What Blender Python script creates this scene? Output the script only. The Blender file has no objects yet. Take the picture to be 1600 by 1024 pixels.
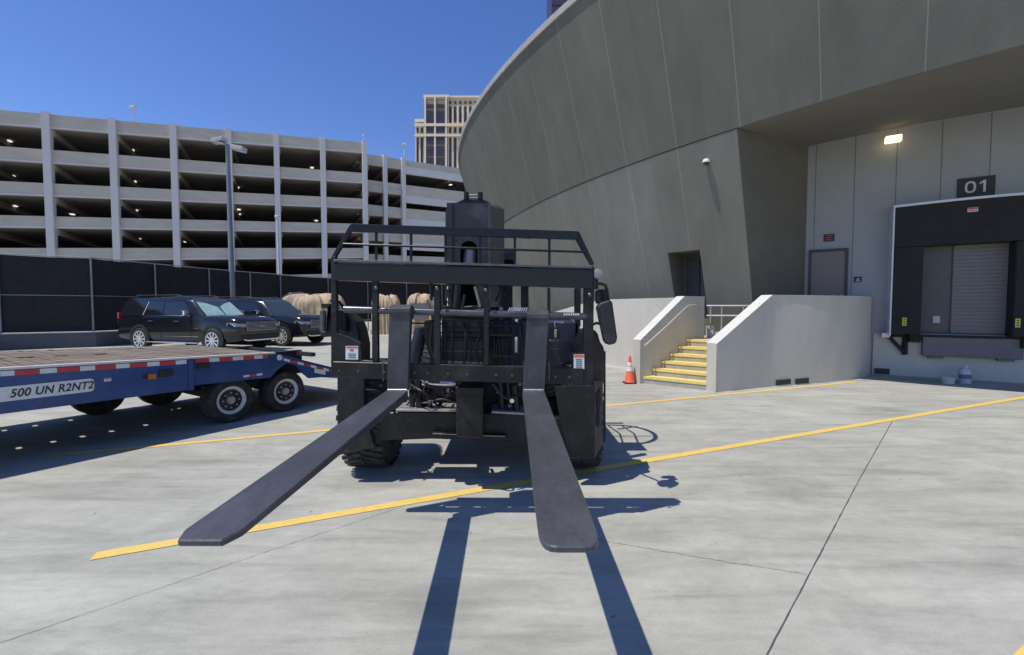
import bpy, bmesh, math, random
from mathutils import Vector, Matrix, noise
random.seed(7)
S = bpy.context.scene
COL = S.collection
rad = math.radians
# ------------------------------------------------------------------ camera, world, sun, exposure
CAM_H = 1.57; FPX = 700.0
PITCH = math.atan(30.0 / FPX)
cd = bpy.data.cameras.new('camera'); cam = bpy.data.objects.new('camera', cd); COL.objects.link(cam)
cd.sensor_width = 36.0; cd.lens = 36.0 * FPX / 1600.0; cd.clip_start = 0.05; cd.clip_end = 3000
cam.location = (0, 0, CAM_H); cam.rotation_euler = (math.pi / 2 - PITCH, 0, 0)
S.camera = cam
SUN = Vector((-0.42, -0.20, 1.0)).normalized()
w = bpy.data.worlds.new('World'); S.world = w; w.use_nodes = True
wn = w.node_tree.nodes; wl = w.node_tree.links
sky = wn.new('ShaderNodeTexSky'); sky.sky_type = 'NISHITA'; sky.sun_disc = False
sky.sun_elevation = math.asin(SUN.z); sky.sun_rotation = math.atan2(SUN.x, SUN.y)
sky.air_density = 1.0; sky.dust_density = 0.15; sky.ozone_density = 3.5; sky.altitude = 600
wn['Background'].inputs['Strength'].default_value = 0.12
hs = wn.new('ShaderNodeHueSaturation'); hs.inputs['Hue'].default_value = 0.515; hs.inputs['Saturation'].default_value = 1.19; hs.inputs['Value'].default_value = 1.33
wl.new(sky.outputs[0], hs.inputs['Color']); wl.new(hs.outputs[0], wn['Background'].inputs['Color'])
sd = bpy.data.lights.new('sun', 'SUN'); sd.energy = 4.3; sd.angle = rad(0.5); sd.color = (1.0, 0.955, 0.855)
so = bpy.data.objects.new('sun', sd); COL.objects.link(so); so.location = (-20, -10, 40)
so.rotation_euler = SUN.to_track_quat('Z', 'Y').to_euler()
S.view_settings.view_transform = 'Standard'; S.view_settings.look = 'None'
S.view_settings.exposure = 0.0; S.view_settings.gamma = 1.0
S.render.resolution_x = 1024; S.render.resolution_y = 655

# ------------------------------------------------------------------ measuring helpers (photo pixel + real distance -> point)
def ray(x, y):
    a = (x - 800) / FPX; b = (512 - y) / FPX; c, s = math.cos(PITCH), math.sin(PITCH)
    return (a, c + b * s, -s + b * c)
def P(x, y, Y):
    r = ray(x, y); t = Y / r[1]; return Vector((r[0] * t, Y, CAM_H + r[2] * t))
def G(x, y, z=0.0):
    r = ray(x, y); t = (z - CAM_H) / r[2]; return Vector((r[0] * t, r[1] * t, z))
def PL(x, y, A, d):
    r = ray(x, y); det = d[0] * -r[1] + r[0] * d[1]
    s = (-A[0] * -r[1] + r[0] * -A[1]) / det
    t = (d[0] * -A[1] - d[1] * -A[0]) / det
    return s, Vector((r[0] * t, r[1] * t, CAM_H + r[2] * t))

# ------------------------------------------------------------------ materials
def nd(nt, typ, **k):
    n = nt.nodes.new(typ)
    for a, b in k.items(): setattr(n, a, b)
    return n
def mat(name, col, rough=0.6, metal=0.0, var=0.15, scale=4.0, stretch=(1, 1, 1), bump=0.0, bscale=60.0, emit=None, spec=0.5, fine=0.05, tint=None, scratch=None):
    m = bpy.data.materials.new(name); m.use_nodes = True; nt = m.node_tree
    b = nt.nodes['Principled BSDF']; L = nt.links.new
    b.inputs['Roughness'].default_value = rough; b.inputs['Metallic'].default_value = metal
    b.inputs['Specular IOR Level'].default_value = spec
    tc = nd(nt, 'ShaderNodeTexCoord'); mp = nd(nt, 'ShaderNodeMapping'); mp.inputs['Scale'].default_value = stretch
    L(tc.outputs['Object'], mp.inputs[0])
    n1 = nd(nt, 'ShaderNodeTexNoise'); n1.inputs['Scale'].default_value = scale; n1.inputs['Detail'].default_value = 6; n1.inputs['Roughness'].default_value = 0.6
    L(mp.outputs[0], n1.inputs['Vector'])
    n2 = nd(nt, 'ShaderNodeTexNoise'); n2.inputs['Scale'].default_value = bscale; n2.inputs['Detail'].default_value = 3
    L(tc.outputs['Object'], n2.inputs['Vector'])
    mr = nd(nt, 'ShaderNodeMapRange'); mr.inputs[1].default_value = 0.25; mr.inputs[2].default_value = 0.75
    mr.inputs[3].default_value = 1 - var; mr.inputs[4].default_value = 1 + var; L(n1.outputs[0], mr.inputs[0])
    mf = nd(nt, 'ShaderNodeMapRange'); mf.inputs[1].default_value = 0.25; mf.inputs[2].default_value = 0.75
    mf.inputs[3].default_value = 1 - fine; mf.inputs[4].default_value = 1 + fine; L(n2.outputs[0], mf.inputs[0])
    mu = nd(nt, 'ShaderNodeMath', operation='MULTIPLY'); L(mr.outputs[0], mu.inputs[0]); L(mf.outputs[0], mu.inputs[1])
    vm = nd(nt, 'ShaderNodeVectorMath', operation='SCALE'); vm.inputs[0].default_value = col[:3]; L(mu.outputs[0], vm.inputs['Scale'])
    out = vm.outputs[0]
    if tint:
        mx = nd(nt, 'ShaderNodeMix', data_type='RGBA'); L(n1.outputs[0], mx.inputs[0])
        cr = nd(nt, 'ShaderNodeMapRange'); cr.inputs[1].default_value = 0.52; cr.inputs[2].default_value = 0.72; L(n1.outputs[0], cr.inputs[0])
        L(cr.outputs[0], mx.inputs[0]); L(out, mx.inputs[6]); mx.inputs[7].default_value = (*tint, 1); out = mx.outputs[2]
    if scratch:
        m2 = nd(nt, 'ShaderNodeMapping'); m2.inputs['Scale'].default_value = scratch; L(tc.outputs['Object'], m2.inputs[0])
        ns = nd(nt, 'ShaderNodeTexNoise'); ns.inputs['Scale'].default_value = 6; ns.inputs['Detail'].default_value = 8; ns.inputs['Roughness'].default_value = 0.8; L(m2.outputs[0], ns.inputs['Vector'])
        r2 = nd(nt, 'ShaderNodeMapRange'); r2.inputs[1].default_value = 0.64; r2.inputs[2].default_value = 0.72; r2.inputs[4].default_value = 0.75; L(ns.outputs[0], r2.inputs[0])
        mx2 = nd(nt, 'ShaderNodeMix', data_type='RGBA'); L(r2.outputs[0], mx2.inputs[0]); L(out, mx2.inputs[6]); mx2.inputs[7].default_value = (col[0] * 2.6 + .03, col[1] * 2.5 + .027, col[2] * 2.3 + .024, 1); out = mx2.outputs[2]
    L(out, b.inputs['Base Color'])
    if bump:
        bp = nd(nt, 'ShaderNodeBump'); bp.inputs['Strength'].default_value = bump; bp.inputs['Distance'].default_value = 0.01
        L(n2.outputs[0], bp.inputs['Height']); L(bp.outputs[0], b.inputs['Normal'])
    if emit:
        b.inputs['Emission Color'].default_value = (*emit[:3], 1); b.inputs['Emission Strength'].default_value = emit[3]
    return m

def ground_mat():
    m = bpy.data.materials.new('yard_concrete'); m.use_nodes = True; nt = m.node_tree; L = nt.links.new
    b = nt.nodes['Principled BSDF']; b.inputs['Roughness'].default_value = 0.85; b.inputs['Specular IOR Level'].default_value = 0.3
    tc = nd(nt, 'ShaderNodeTexCoord')
    def noise(scale, stretch=(1, 1, 1), rot=0, det=6, ro=0.6, dist=0):
        mp = nd(nt, 'ShaderNodeMapping'); mp.inputs['Scale'].default_value = stretch; mp.inputs['Rotation'].default_value = (0, 0, rad(rot))
        L(tc.outputs['Object'], mp.inputs[0])
        n = nd(nt, 'ShaderNodeTexNoise'); n.inputs['Scale'].default_value = scale; n.inputs['Detail'].default_value = det
        n.inputs['Roughness'].default_value = ro; n.inputs['Distortion'].default_value = dist
        L(mp.outputs[0], n.inputs['Vector']); return n.outputs[0]
    def rng(x, a, b_, c, d):
        r = nd(nt, 'ShaderNodeMapRange'); L(x, r.inputs[0])
        for i, q in enumerate((a, b_, c, d)): r.inputs[i + 1].default_value = q
        return r.outputs[0]
    def mul(x, y):
        q = nd(nt, 'ShaderNodeMath', operation='MULTIPLY'); L(x, q.inputs[0]); L(y, q.inputs[1]); return q.outputs[0]
    big = rng(noise(0.35, det=5), 0.3, 0.7, 0.87, 1.08)
    blot = rng(noise(1.3, (1, 1.4, 1), 12, 8, 0.7, 0.8), 0.3, 0.7, 0.84, 1.09)
    streak = rng(noise(1.1, (0.55, 3.0, 1), -14, 7, 0.62, 0.8), 0.32, 0.60, 0.81, 1.04)
    smear = rng(noise(2.6, (0.35, 2.6, 1), 22, 6, 0.6, 0.5), 0.52, 0.72, 1.0, 0.82)
    grain = rng(noise(110, det=3, ro=0.8), 0.3, 0.7, 0.90, 1.10)
    mid = rng(noise(9, (1, 1.6, 1), 5, 8, 0.78, 0.4), 0.32, 0.66, 0.90, 1.05)
    v = nd(nt, 'ShaderNodeTexVoronoi', voronoi_dimensions='2D'); v.inputs['Scale'].default_value = 1.05; L(tc.outputs['Object'], v.inputs['Vector'])
    wob = rng(noise(22, det=4), 0.35, 0.6, 0.0, 0.045)
    ad = nd(nt, 'ShaderNodeMath', operation='ADD'); L(v.outputs['Distance'], ad.inputs[0]); L(wob, ad.inputs[1])
    spots = rng(ad.outputs[0], 0.020, 0.030, 0.50, 1.0)
    v2 = nd(nt, 'ShaderNodeTexVoronoi', voronoi_dimensions='2D'); v2.inputs['Scale'].default_value = 11; L(tc.outputs['Object'], v2.inputs['Vector'])
    pits = rng(v2.outputs['Distance'], 0.035, 0.06, 0.88, 1.0)
    fleck = rng(noise(38, (1, 1, 1), 0, 4, 0.85), 0.60, 0.68, 1.0, 0.84)
    tm = None
    for cx_, cy_, R_, wd in ((9.5, -6.0, 10.2, .12), (9.5, -6.0, 12.0, .12), (14.0, 16.0, 12.2, .14), (14.0, 16.0, 14.0, .14), (-6.0, 9.5, 7.4, .10)):
        dv = nd(nt, 'ShaderNodeVectorMath', operation='DISTANCE'); L(tc.outputs['Object'], dv.inputs[0]); dv.inputs[1].default_value = (cx_, cy_, 0)
        sb = nd(nt, 'ShaderNodeMath', operation='SUBTRACT'); L(dv.outputs['Value'], sb.inputs[0]); sb.inputs[1].default_value = R_
        ab = nd(nt, 'ShaderNodeMath', operation='ABSOLUTE'); L(sb.outputs[0], ab.inputs[0])
        q = rng(ab.outputs[0], wd * .75, wd * 1.25, 0.90, 1.0); tm = q if tm is None else mul(tm, q)
    patch = rng(noise(0.9, (1, 1, 1), 50, 5, 0.7), 0.45, 0.62, 0.0, 1.0)      # marks worn away in places
    tmx = nd(nt, 'ShaderNodeMix', data_type='FLOAT'); L(patch, tmx.inputs[0]); tmx.inputs[2].default_value = 1.0; L(tm, tmx.inputs[3]); tm = mul(tmx.outputs[0], fleck)
    # hairline drag marks
    drag = rng(noise(5, (0.22, 9, 1), -9, 4, 0.75, 0.3), 0.60, 0.70, 1.0, 0.90)
    # tyre-rubbed darker patches
    rub = rng(noise(0.55, (0.5, 1.8, 1), 35, 6, 0.7, 1.2), 0.56, 0.72, 1.0, 0.82)
    f = mul(mul(mul(big, blot), mul(streak, smear)), mul(mul(mul(mul(grain, mid), mul(pits, drag)), mul(spots, rub)), tm))
    vm = nd(nt, 'ShaderNodeVectorMath', operation='SCALE'); vm.inputs[0].default_value = (0.432, 0.425, 0.372); L(f, vm.inputs['Scale'])
    L(vm.outputs[0], b.inputs['Base Color'])
    bp = nd(nt, 'ShaderNodeBump'); bp.inputs['Strength'].default_value = 0.25; bp.inputs['Distance'].default_value = 0.004
    L(noise(120, det=3), bp.inputs['Height']); L(bp.outputs[0], b.inputs['Normal'])
    return m

SEAM0 = 205.95; SEAMD = 3.325
def bowl_mat(name, col, seamfac):
    """painted plaster with radial panel seams: angle round the building's own centre"""
    m = bpy.data.materials.new(name); m.use_nodes = True; nt = m.node_tree; L = nt.links.new
    b = nt.nodes['Principled BSDF']; b.inputs['Roughness'].default_value = 0.9; b.inputs['Specular IOR Level'].default_value = 0.2
    tc = nd(nt, 'ShaderNodeTexCoord'); sp = nd(nt, 'ShaderNodeSeparateXYZ'); L(tc.outputs['Object'], sp.inputs[0])
    at = nd(nt, 'ShaderNodeMath', operation='ARCTAN2'); L(sp.outputs[1], at.inputs[0]); L(sp.outputs[0], at.inputs[1])
    def ma(op, x, y):
        q = nd(nt, 'ShaderNodeMath', operation=op)
        for i, z in enumerate((x, y)):
            if isinstance(z, (int, float)): q.inputs[i].default_value = z
            else: L(z, q.inputs[i])
        return q.outputs[0]
    u = ma('DIVIDE', ma('ADD', at.outputs[0], rad(360 - SEAM0 + SEAMD * 40)), rad(SEAMD))
    fr = ma('FRACT', u, 0); d = ma('ABSOLUTE', ma('SUBTRACT', fr, 0.5), 0)   # 0.5 on the seam
    seam = ma('GREATER_THAN', d, 0.4935)
    n1 = nd(nt, 'ShaderNodeTexNoise'); n1.inputs['Scale'].default_value = 0.7; n1.inputs['Detail'].default_value = 7; n1.inputs['Roughness'].default_value = 0.65
    mp = nd(nt, 'ShaderNodeMapping'); mp.inputs['Scale'].default_value = (1, 1, 0.25); L(tc.outputs['Object'], mp.inputs[0]); L(mp.outputs[0], n1.inputs['Vector'])
    n2 = nd(nt, 'ShaderNodeTexNoise'); n2.inputs['Scale'].default_value = 45; n2.inputs['Detail'].default_value = 4; L(tc.outputs['Object'], n2.inputs['Vector'])
    n3 = nd(nt, 'ShaderNodeTexNoise'); n3.inputs['Scale'].default_value = 3.2; n3.inputs['Detail'].default_value = 5
    mp3 = nd(nt, 'ShaderNodeMapping'); mp3.inputs['Scale'].default_value = (1, 1, 0.12); L(tc.outputs['Object'], mp3.inputs[0]); L(mp3.outputs[0], n3.inputs['Vector'])
    v = ma('MULTIPLY', ma('ADD', 0.70, ma('MULTIPLY', n1.outputs[0], 0.60)), ma('ADD', 0.86, ma('MULTIPLY', n3.outputs[0], 0.28)))
    v = ma('MULTIPLY', v, ma('ADD', 0.90, ma('MULTIPLY', n2.outputs[0], 0.2)))
    wnz = nd(nt, 'ShaderNodeTexWhiteNoise', noise_dimensions='1D'); L(ma('FLOOR', ma('ADD', u, 0.5), 0), wnz.inputs['W'])
    v = ma('MULTIPLY', v, ma('ADD', 0.94, ma('MULTIPLY', wnz.outputs['Value'], 0.12)))
    v = ma('MULTIPLY', v, ma('ADD', 1.0, ma('MULTIPLY', seam, seamfac)))
    vm = nd(nt, 'ShaderNodeVectorMath', operation='SCALE'); vm.inputs[0].default_value = col; L(v, vm.inputs['Scale'])
    L(vm.outputs[0], b.inputs['Base Color'])
    bp = nd(nt, 'ShaderNodeBump'); bp.inputs['Strength'].default_value = 0.35; bp.inputs['Distance'].default_value = 0.01
    L(n2.outputs[0], bp.inputs['Height']); L(bp.outputs[0], b.inputs['Normal'])
    return m

M = {}
M['ground'] = ground_mat()
M['yellow'] = mat('yellow_road_paint', (0.74, 0.52, 0.12), 0.7, tint=(0.60, 0.47, 0.22), var=0.15, scale=11, fine=0.12, bscale=80, bump=0.1)
M['joint'] = mat('dark_joint', (0.09, 0.09, 0.085), 0.9, var=0.3)
M['joint_faint'] = mat('faint_joint', (0.22, 0.22, 0.21), 0.9, var=0.3, scale=12)
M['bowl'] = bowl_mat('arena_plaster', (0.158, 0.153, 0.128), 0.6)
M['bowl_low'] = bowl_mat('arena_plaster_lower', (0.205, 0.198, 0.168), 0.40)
M['coping'] = mat('coping_metal', (0.36, 0.355, 0.335), 0.6)
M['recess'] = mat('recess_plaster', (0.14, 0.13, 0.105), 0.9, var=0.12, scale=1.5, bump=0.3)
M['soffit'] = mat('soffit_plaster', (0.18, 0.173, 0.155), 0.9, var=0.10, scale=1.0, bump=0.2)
M['dock_panel'] = mat('dock_metal_panel', (0.31, 0.315, 0.325), 0.55, var=0.08, scale=1.5)
M['seam_dark'] = mat('panel_groove', (0.13, 0.14, 0.15), 0.8)
M['conc_light'] = mat('light_concrete', (0.54, 0.505, 0.44), 0.88, var=0.10, scale=1.6, stretch=(1, 1, 0.5), bump=0.25, bscale=50, fine=0.07)
M['conc_top'] = mat('coping_concrete', (0.62, 0.60, 0.55), 0.85, var=0.07, bump=0.2)
M['step'] = mat('step_concrete', (0.36, 0.35, 0.31), 0.9, var=0.2, scale=6, bump=0.3)
M['nosing'] = mat('yellow_nosing', (0.80, 0.62, 0.20), 0.75, var=0.15, scale=9, bump=0.1, tint=(0.56, 0.47, 0.27))
M['galv'] = mat('galvanised_rail', (0.55, 0.56, 0.57), 0.45, metal=0.5, var=0.1)
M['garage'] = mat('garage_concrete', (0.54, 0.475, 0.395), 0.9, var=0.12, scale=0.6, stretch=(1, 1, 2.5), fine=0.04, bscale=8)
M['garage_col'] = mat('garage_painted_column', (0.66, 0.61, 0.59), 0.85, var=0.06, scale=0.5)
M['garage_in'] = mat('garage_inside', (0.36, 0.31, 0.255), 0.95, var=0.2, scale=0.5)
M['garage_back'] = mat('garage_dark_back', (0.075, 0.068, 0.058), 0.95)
M['lum'] = mat('lit_luminaire', (0.9, 0.85, 0.7), 0.5, emit=(1.0, 0.94, 0.82, 1.0))
M['fabric'] = mat('black_privacy_mesh', (0.018, 0.018, 0.020), 0.9, var=0.25, scale=3, bump=0.2, fine=0.15)
M['post'] = mat('fence_post_steel', (0.26, 0.27, 0.29), 0.5, metal=0.3)
M['fbase'] = mat('painted_barrier', (0.085, 0.09, 0.105), 0.85, var=0.15)
M['fcap'] = mat('barrier_top', (0.50, 0.50, 0.50), 0.8)
M['pole'] = mat('pole_grey_paint', (0.20, 0.22, 0.24), 0.5, metal=0.2, var=0.08)
M['lamp_grey'] = mat('lamp_head_grey', (0.42, 0.43, 0.43), 0.5)
M['whitepole'] = mat('white_pole', (0.62, 0.62, 0.64), 0.5)
M['hotel'] = mat('hotel_cream', (0.74, 0.58, 0.41), 0.85, var=0.05, scale=0.1)
M['hotel_w'] = mat('hotel_white_trim', (0.80, 0.69, 0.55), 0.85, var=0.05, scale=0.1)
M['hotel_br'] = mat('hotel_brown_panel', (0.30, 0.21, 0.16), 0.8, var=0.08, scale=0.2)
M['hglass'] = mat('hotel_glass', (0.055, 0.05, 0.055), 0.25, var=0.3, scale=0.4)
M['dtower'] = mat('dark_tower_cladding', (0.055, 0.04, 0.07), 0.4, var=0.2, scale=0.05)
M['black'] = mat('black_machine_paint', (0.013, 0.0125, 0.0145), spec=0.32, rough=0.38, var=0.35, scale=5, bump=0.06, bscale=40, fine=0.2, tint=(0.036, 0.035, 0.036), scratch=(2, 2, 2))
M['blackgloss'] = mat('gloss_black_paint', (0.011, 0.011, 0.0145), spec=0.32, rough=0.24, var=0.2, scale=6, bump=0.03, bscale=25)
M['fork'] = mat('fork_steel_painted', (0.062, 0.063, 0.072), spec=0.32, rough=0.38, var=0.28, scale=4.5, stretch=(1.6, 0.6, 1), bump=0.12, bscale=70, fine=0.14, tint=(0.085, 0.085, 0.096), scratch=(7, 1.1, 5))
M['fork_edge'] = mat('worn_fork_edge', (0.42, 0.42, 0.44), 0.4, metal=0.4, var=0.3, scale=30)
M['worn'] = mat('worn_shaft_steel', (0.11, 0.11, 0.12), 0.32, metal=0.6, var=0.4, scale=14)
M['boom'] = mat('boom_black_paint', (0.032, 0.032, 0.040), spec=0.32, rough=0.36, var=0.3, scale=4, bump=0.10, bscale=12, fine=0.12, tint=(0.075, 0.077, 0.085))
M['navy'] = mat('navy_paint', (0.018, 0.022, 0.045), 0.4, var=0.2)  # dark navy is the paint's own colour
M['blue'] = mat('blue_plastic', (0.025, 0.06, 0.19), 0.5)
M['chrome'] = mat('chrome', (0.75, 0.75, 0.77), 0.12, metal=1.0, var=0.02)
M['steel'] = mat('bare_steel', (0.34, 0.33, 0.32), 0.5, metal=0.4, var=0.3, scale=20)
M['rubber'] = mat('tyre_rubber', (0.022, 0.022, 0.023), 0.85, var=0.3, scale=10, bump=0.3, tint=(0.07, 0.066, 0.06))
M['hose'] = mat('hydraulic_hose', (0.015, 0.015, 0.017), 0.5)
M['white'] = mat('white_label', (0.72, 0.72, 0.72), 0.6, var=0.03)
M['red'] = mat('red_print', (0.50, 0.06, 0.05), 0.6)
M['orange'] = mat('orange_label', (0.75, 0.16, 0.05), 0.6)
M['print'] = mat('grey_print', (0.16, 0.16, 0.17), 0.7)
M['tblue'] = mat('trailer_blue_paint', (0.022, 0.062, 0.20), 0.35, var=0.25, scale=3, bump=0.05, fine=0.1, tint=(0.04, 0.08, 0.20), scratch=(1.2, 1.2, 3))
M['tdark'] = mat('trailer_underframe', (0.02, 0.022, 0.03), 0.7, var=0.3)
M['tapered'] = mat('tape_red', (0.50, 0.05, 0.045), 0.5, var=0.15, scale=20)
M['tapewhite'] = mat('tape_white', (0.66, 0.67, 0.68), 0.5, var=0.1, scale=20)
M['deck'] = mat('deck_planks', (0.17, 0.135, 0.10), 0.9, var=0.35, scale=3.5, stretch=(0.4, 3.0, 1), bump=0.5, bscale=45, fine=0.25, tint=(0.32, 0.29, 0.25))
M['plate_txt'] = mat('plate_lettering', (0.03, 0.03, 0.045), 0.6)
M['rim_t'] = mat('trailer_wheel_white', (0.52, 0.52, 0.54), 0.5, var=0.15, scale=12)
M['amber'] = mat('amber_lens', (0.42, 0.17, 0.02), 0.35)
M['carpaint'] = mat('black_car_paint', (0.010, 0.011, 0.014), 0.12, var=0.1, scale=2, fine=0.0, spec=0.6)
M['glass'] = mat('tinted_glass', (0.012, 0.014, 0.018), 0.06, var=0.0, fine=0.0, spec=0.7)
M['glass2'] = mat('windshield_glass', (0.045, 0.055, 0.065), 0.06, var=0.1, fine=0.0, spec=0.7)
M['shade'] = mat('windshield_sunshade', (0.30, 0.46, 0.46), 0.5, var=0.2, scale=5, bump=0.3, bscale=9)
M['grille'] = mat('grille_bright_bars', (0.36, 0.365, 0.38), 0.3, metal=0.2)
M['spoke'] = mat('bright_alloy', (0.62, 0.63, 0.65), 0.3, metal=0.25, var=0.05)
M['blkplastic'] = mat('black_plastic', (0.014, 0.014, 0.015), 0.6)
M['light'] = mat('headlight_lens', (0.30, 0.32, 0.35), 0.15, var=0.3, scale=12)
M['tan'] = mat('tan_tarpaulin', (0.52, 0.39, 0.26), 0.9, var=0.15, scale=4, bump=0.5, bscale=14, fine=0.1)
M['cone'] = mat('cone_orange', (0.78, 0.13, 0.05), 0.55, var=0.08)
M['conewhite'] = mat('cone_sleeve', (0.75, 0.74, 0.72), 0.5)
M['seal'] = mat('dock_seal_black', (0.018, 0.017, 0.018), 0.85, var=0.3, scale=3, bump=0.3, bscale=20)
M['trimwhite'] = mat('white_trim', (0.62, 0.65, 0.70), 0.5, var=0.05)
M['door'] = mat('mauve_grey_door', (0.20, 0.165, 0.165), 0.6, var=0.06, scale=1.5)
M['doorframe'] = mat('dark_door_frame', (0.05, 0.048, 0.055), 0.6)
M['shutter'] = mat('grey_shutter', (0.17, 0.155, 0.16), 0.55, var=0.08)
M['dockpit'] = mat('dock_inner_wall', (0.07, 0.066, 0.066), 0.8)
M['leveler'] = mat('leveler_plate', (0.15, 0.14, 0.15), 0.6, var=0.15)
M['side_pan'] = mat('dock_side_panel', (0.105, 0.10, 0.10), 0.7, var=0.1)
M['sign'] = mat('black_sign', (0.028, 0.027, 0.028), 0.6)
M['signtext'] = mat('sign_text', (0.62, 0.60, 0.56), 0.6, var=0.05)
M['yellowtag'] = mat('yellow_tag', (0.60, 0.50, 0.06), 0.6)
M['bottle'] = mat('translucent_plastic', (0.52, 0.54, 0.56), 0.4)
M['bluelabel'] = mat('blue_label', (0.14, 0.16, 0.26), 0.6)
M['camwhite'] = mat('camera_housing', (0.70, 0.70, 0.70), 0.4)

# ------------------------------------------------------------------ mesh helpers
class MB:
    def __init__(s): s.v = []; s.f = []
    def add(s, vs, fs):
        n = len(s.v); s.v += [tuple(p) for p in vs]; s.f += [tuple(i + n for i in f) for f in fs]; return s
    def box(s, x0, y0, z0, x1, y1, z1):
        vs = [(x, y, z) for z in (z0, z1) for y in (y0, y1) for x in (x0, x1)]
        return s.add(vs, [(0, 1, 3, 2), (4, 6, 7, 5), (0, 4, 5, 1), (1, 5, 7, 3), (3, 7, 6, 2), (2, 6, 4, 0)])
    def prism(s, pts, vec):
        n = len(pts); vec = Vector(vec); a = [Vector(p) for p in pts]; b = [p + vec for p in a]
        return s.add(a + b, [tuple(range(n)), tuple(range(2 * n - 1, n - 1, -1))] + [(i, (i + 1) % n, n + (i + 1) % n, n + i) for i in range(n)])
    def quad(s, *p): return s.add(p, [(0, 1, 2, 3)])
    def obox(s, c, ax, ay, az):
        """box about centre c with half-axis vectors"""
        c, ax, ay, az = map(Vector, (c, ax, ay, az))
        vs = [c + ax * i + ay * j + az * k for k in (-1, 1) for j in (-1, 1) for i in (-1, 1)]
        return s.add(vs, [(0, 1, 3, 2), (4, 6, 7, 5), (0, 4, 5, 1), (1, 5, 7, 3), (3, 7, 6, 2), (2, 6, 4, 0)])
    def bar(s, a, b, w, h, up=(0, 0, 1)):
        a, b = Vector(a), Vector(b); d = (b - a); u = Vector(up); side = d.cross(u)
        if side.length < 1e-6: side = d.cross(Vector((1, 0, 0)))
        side.normalize(); u = side.cross(d).normalized()
        return s.obox((a + b) / 2, d / 2, side * w / 2, u * h / 2)
    def rings(s, rings, close=True, cap=True):
        n = len(rings[0]); base = len(s.v)
        for r in rings: s.v += [tuple(p) for p in r]
        for k in range(len(rings) - 1):
            for i in range(n if close else n - 1):
                j = (i + 1) % n; a = base + k * n
                s.f.append((a + i, a + j, a + n + j, a + n + i))
        if cap:
            s.f.append(tuple(base + i for i in range(n))[::-1]); s.f.append(tuple(base + (len(rings) - 1) * n + i for i in range(n)))
        return s
    def tube(s, path, r, n=8):
        path = [Vector(p) for p in path]; rs = r if isinstance(r, (list, tuple)) else [r] * len(path)
        rg = []; ref = Vector((0.13, 0.21, 0.97)).normalized()
        for i, p in enumerate(path):
            d = (path[min(i + 1, len(path) - 1)] - path[max(i - 1, 0)]).normalized()
            u = d.cross(ref)
            if u.length < 0.05: u = d.cross(Vector((1, 0, 0)))
            u.normalize(); v = d.cross(u)
            rg.append([p + (u * math.cos(t) + v * math.sin(t)) * rs[i] for t in [2 * math.pi * k / n for k in range(n)]])
        return s.rings(rg)
    def cyl(s, a, b, r, r2=None, n=16):
        return s.tube([a, b], [r, r if r2 is None else r2], n)
    def lathe(s, c, axis, prof, n=32, ref=(0, 0, 1)):
        c = Vector(c); ax = Vector(axis).normalized(); u = ax.cross(Vector(ref))
        if u.length < 0.05: u = ax.cross(Vector((1, 0, 0)))
        u.normalize(); v = ax.cross(u)
        rg = [[c + ax * h + (u * math.cos(t) + v * math.sin(t)) * r for t in [2 * math.pi * k / n for k in range(n)]] for h, r in prof]
        return s.rings(rg)
    def build(s, name, m, parent=None, bevel=0.0, smooth=False, seg=1):
        o = ORG.get(parent.name, Vector((0, 0, 0))) if parent else Vector((0, 0, 0))
        bm = bmesh.new(); vs = [bm.verts.new(Vector(p) - o) for p in s.v]
        for f in s.f:
            try: bm.faces.new([vs[i] for i in f])
            except ValueError: pass
        bmesh.ops.recalc_face_normals(bm, faces=bm.faces)
        if bevel:
            es = [e for e in bm.edges if len(e.link_faces) == 2 and e.calc_face_angle(0) > 0.5]
            bmesh.ops.bevel(bm, geom=es, offset=bevel, segments=seg, affect='EDGES', profile=0.5, clamp_overlap=True)
        me = bpy.data.meshes.new(name); bm.to_mesh(me); bm.free()
        if smooth:
            for p in me.polygons: p.use_smooth = True
            try: me.set_sharp_from_angle(angle=rad(38))
            except Exception: pass
        me.materials.append(M[m]); ob = bpy.data.objects.new(name, me); COL.objects.link(ob)
        if parent: ob.parent = parent; ORG[ob.name] = o
        return ob
ORG = {}
def thing(name, label, cat, loc=(0, 0, 0), rotz=0.0, group=None, local=False):
    o = bpy.data.objects.new(name, None); COL.objects.link(o); o.location = loc; o.rotation_euler = (0, 0, rotz)
    o.empty_display_size = 0.3
    o['label'] = label; o['category'] = cat
    if group: o['group'] = group
    ORG[o.name] = Vector((0, 0, 0)) if local else Vector(loc)
    return o
def tag(o, label=None, cat=None, group=None, kind=None):
    for k, v in (('label', label), ('category', cat), ('group', group), ('kind', kind)):
        if v: o[k] = v
    return o
def centre(o):
    """move a single-mesh thing's origin to its base centre"""
    me = o.data; xs = [v.co.copy() for v in me.vertices]
    c = Vector(((min(v.x for v in xs) + max(v.x for v in xs)) / 2, (min(v.y for v in xs) + max(v.y for v in xs)) / 2, min(v.z for v in xs)))
    me.transform(Matrix.Translation(-c)); o.location = c; return o
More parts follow.
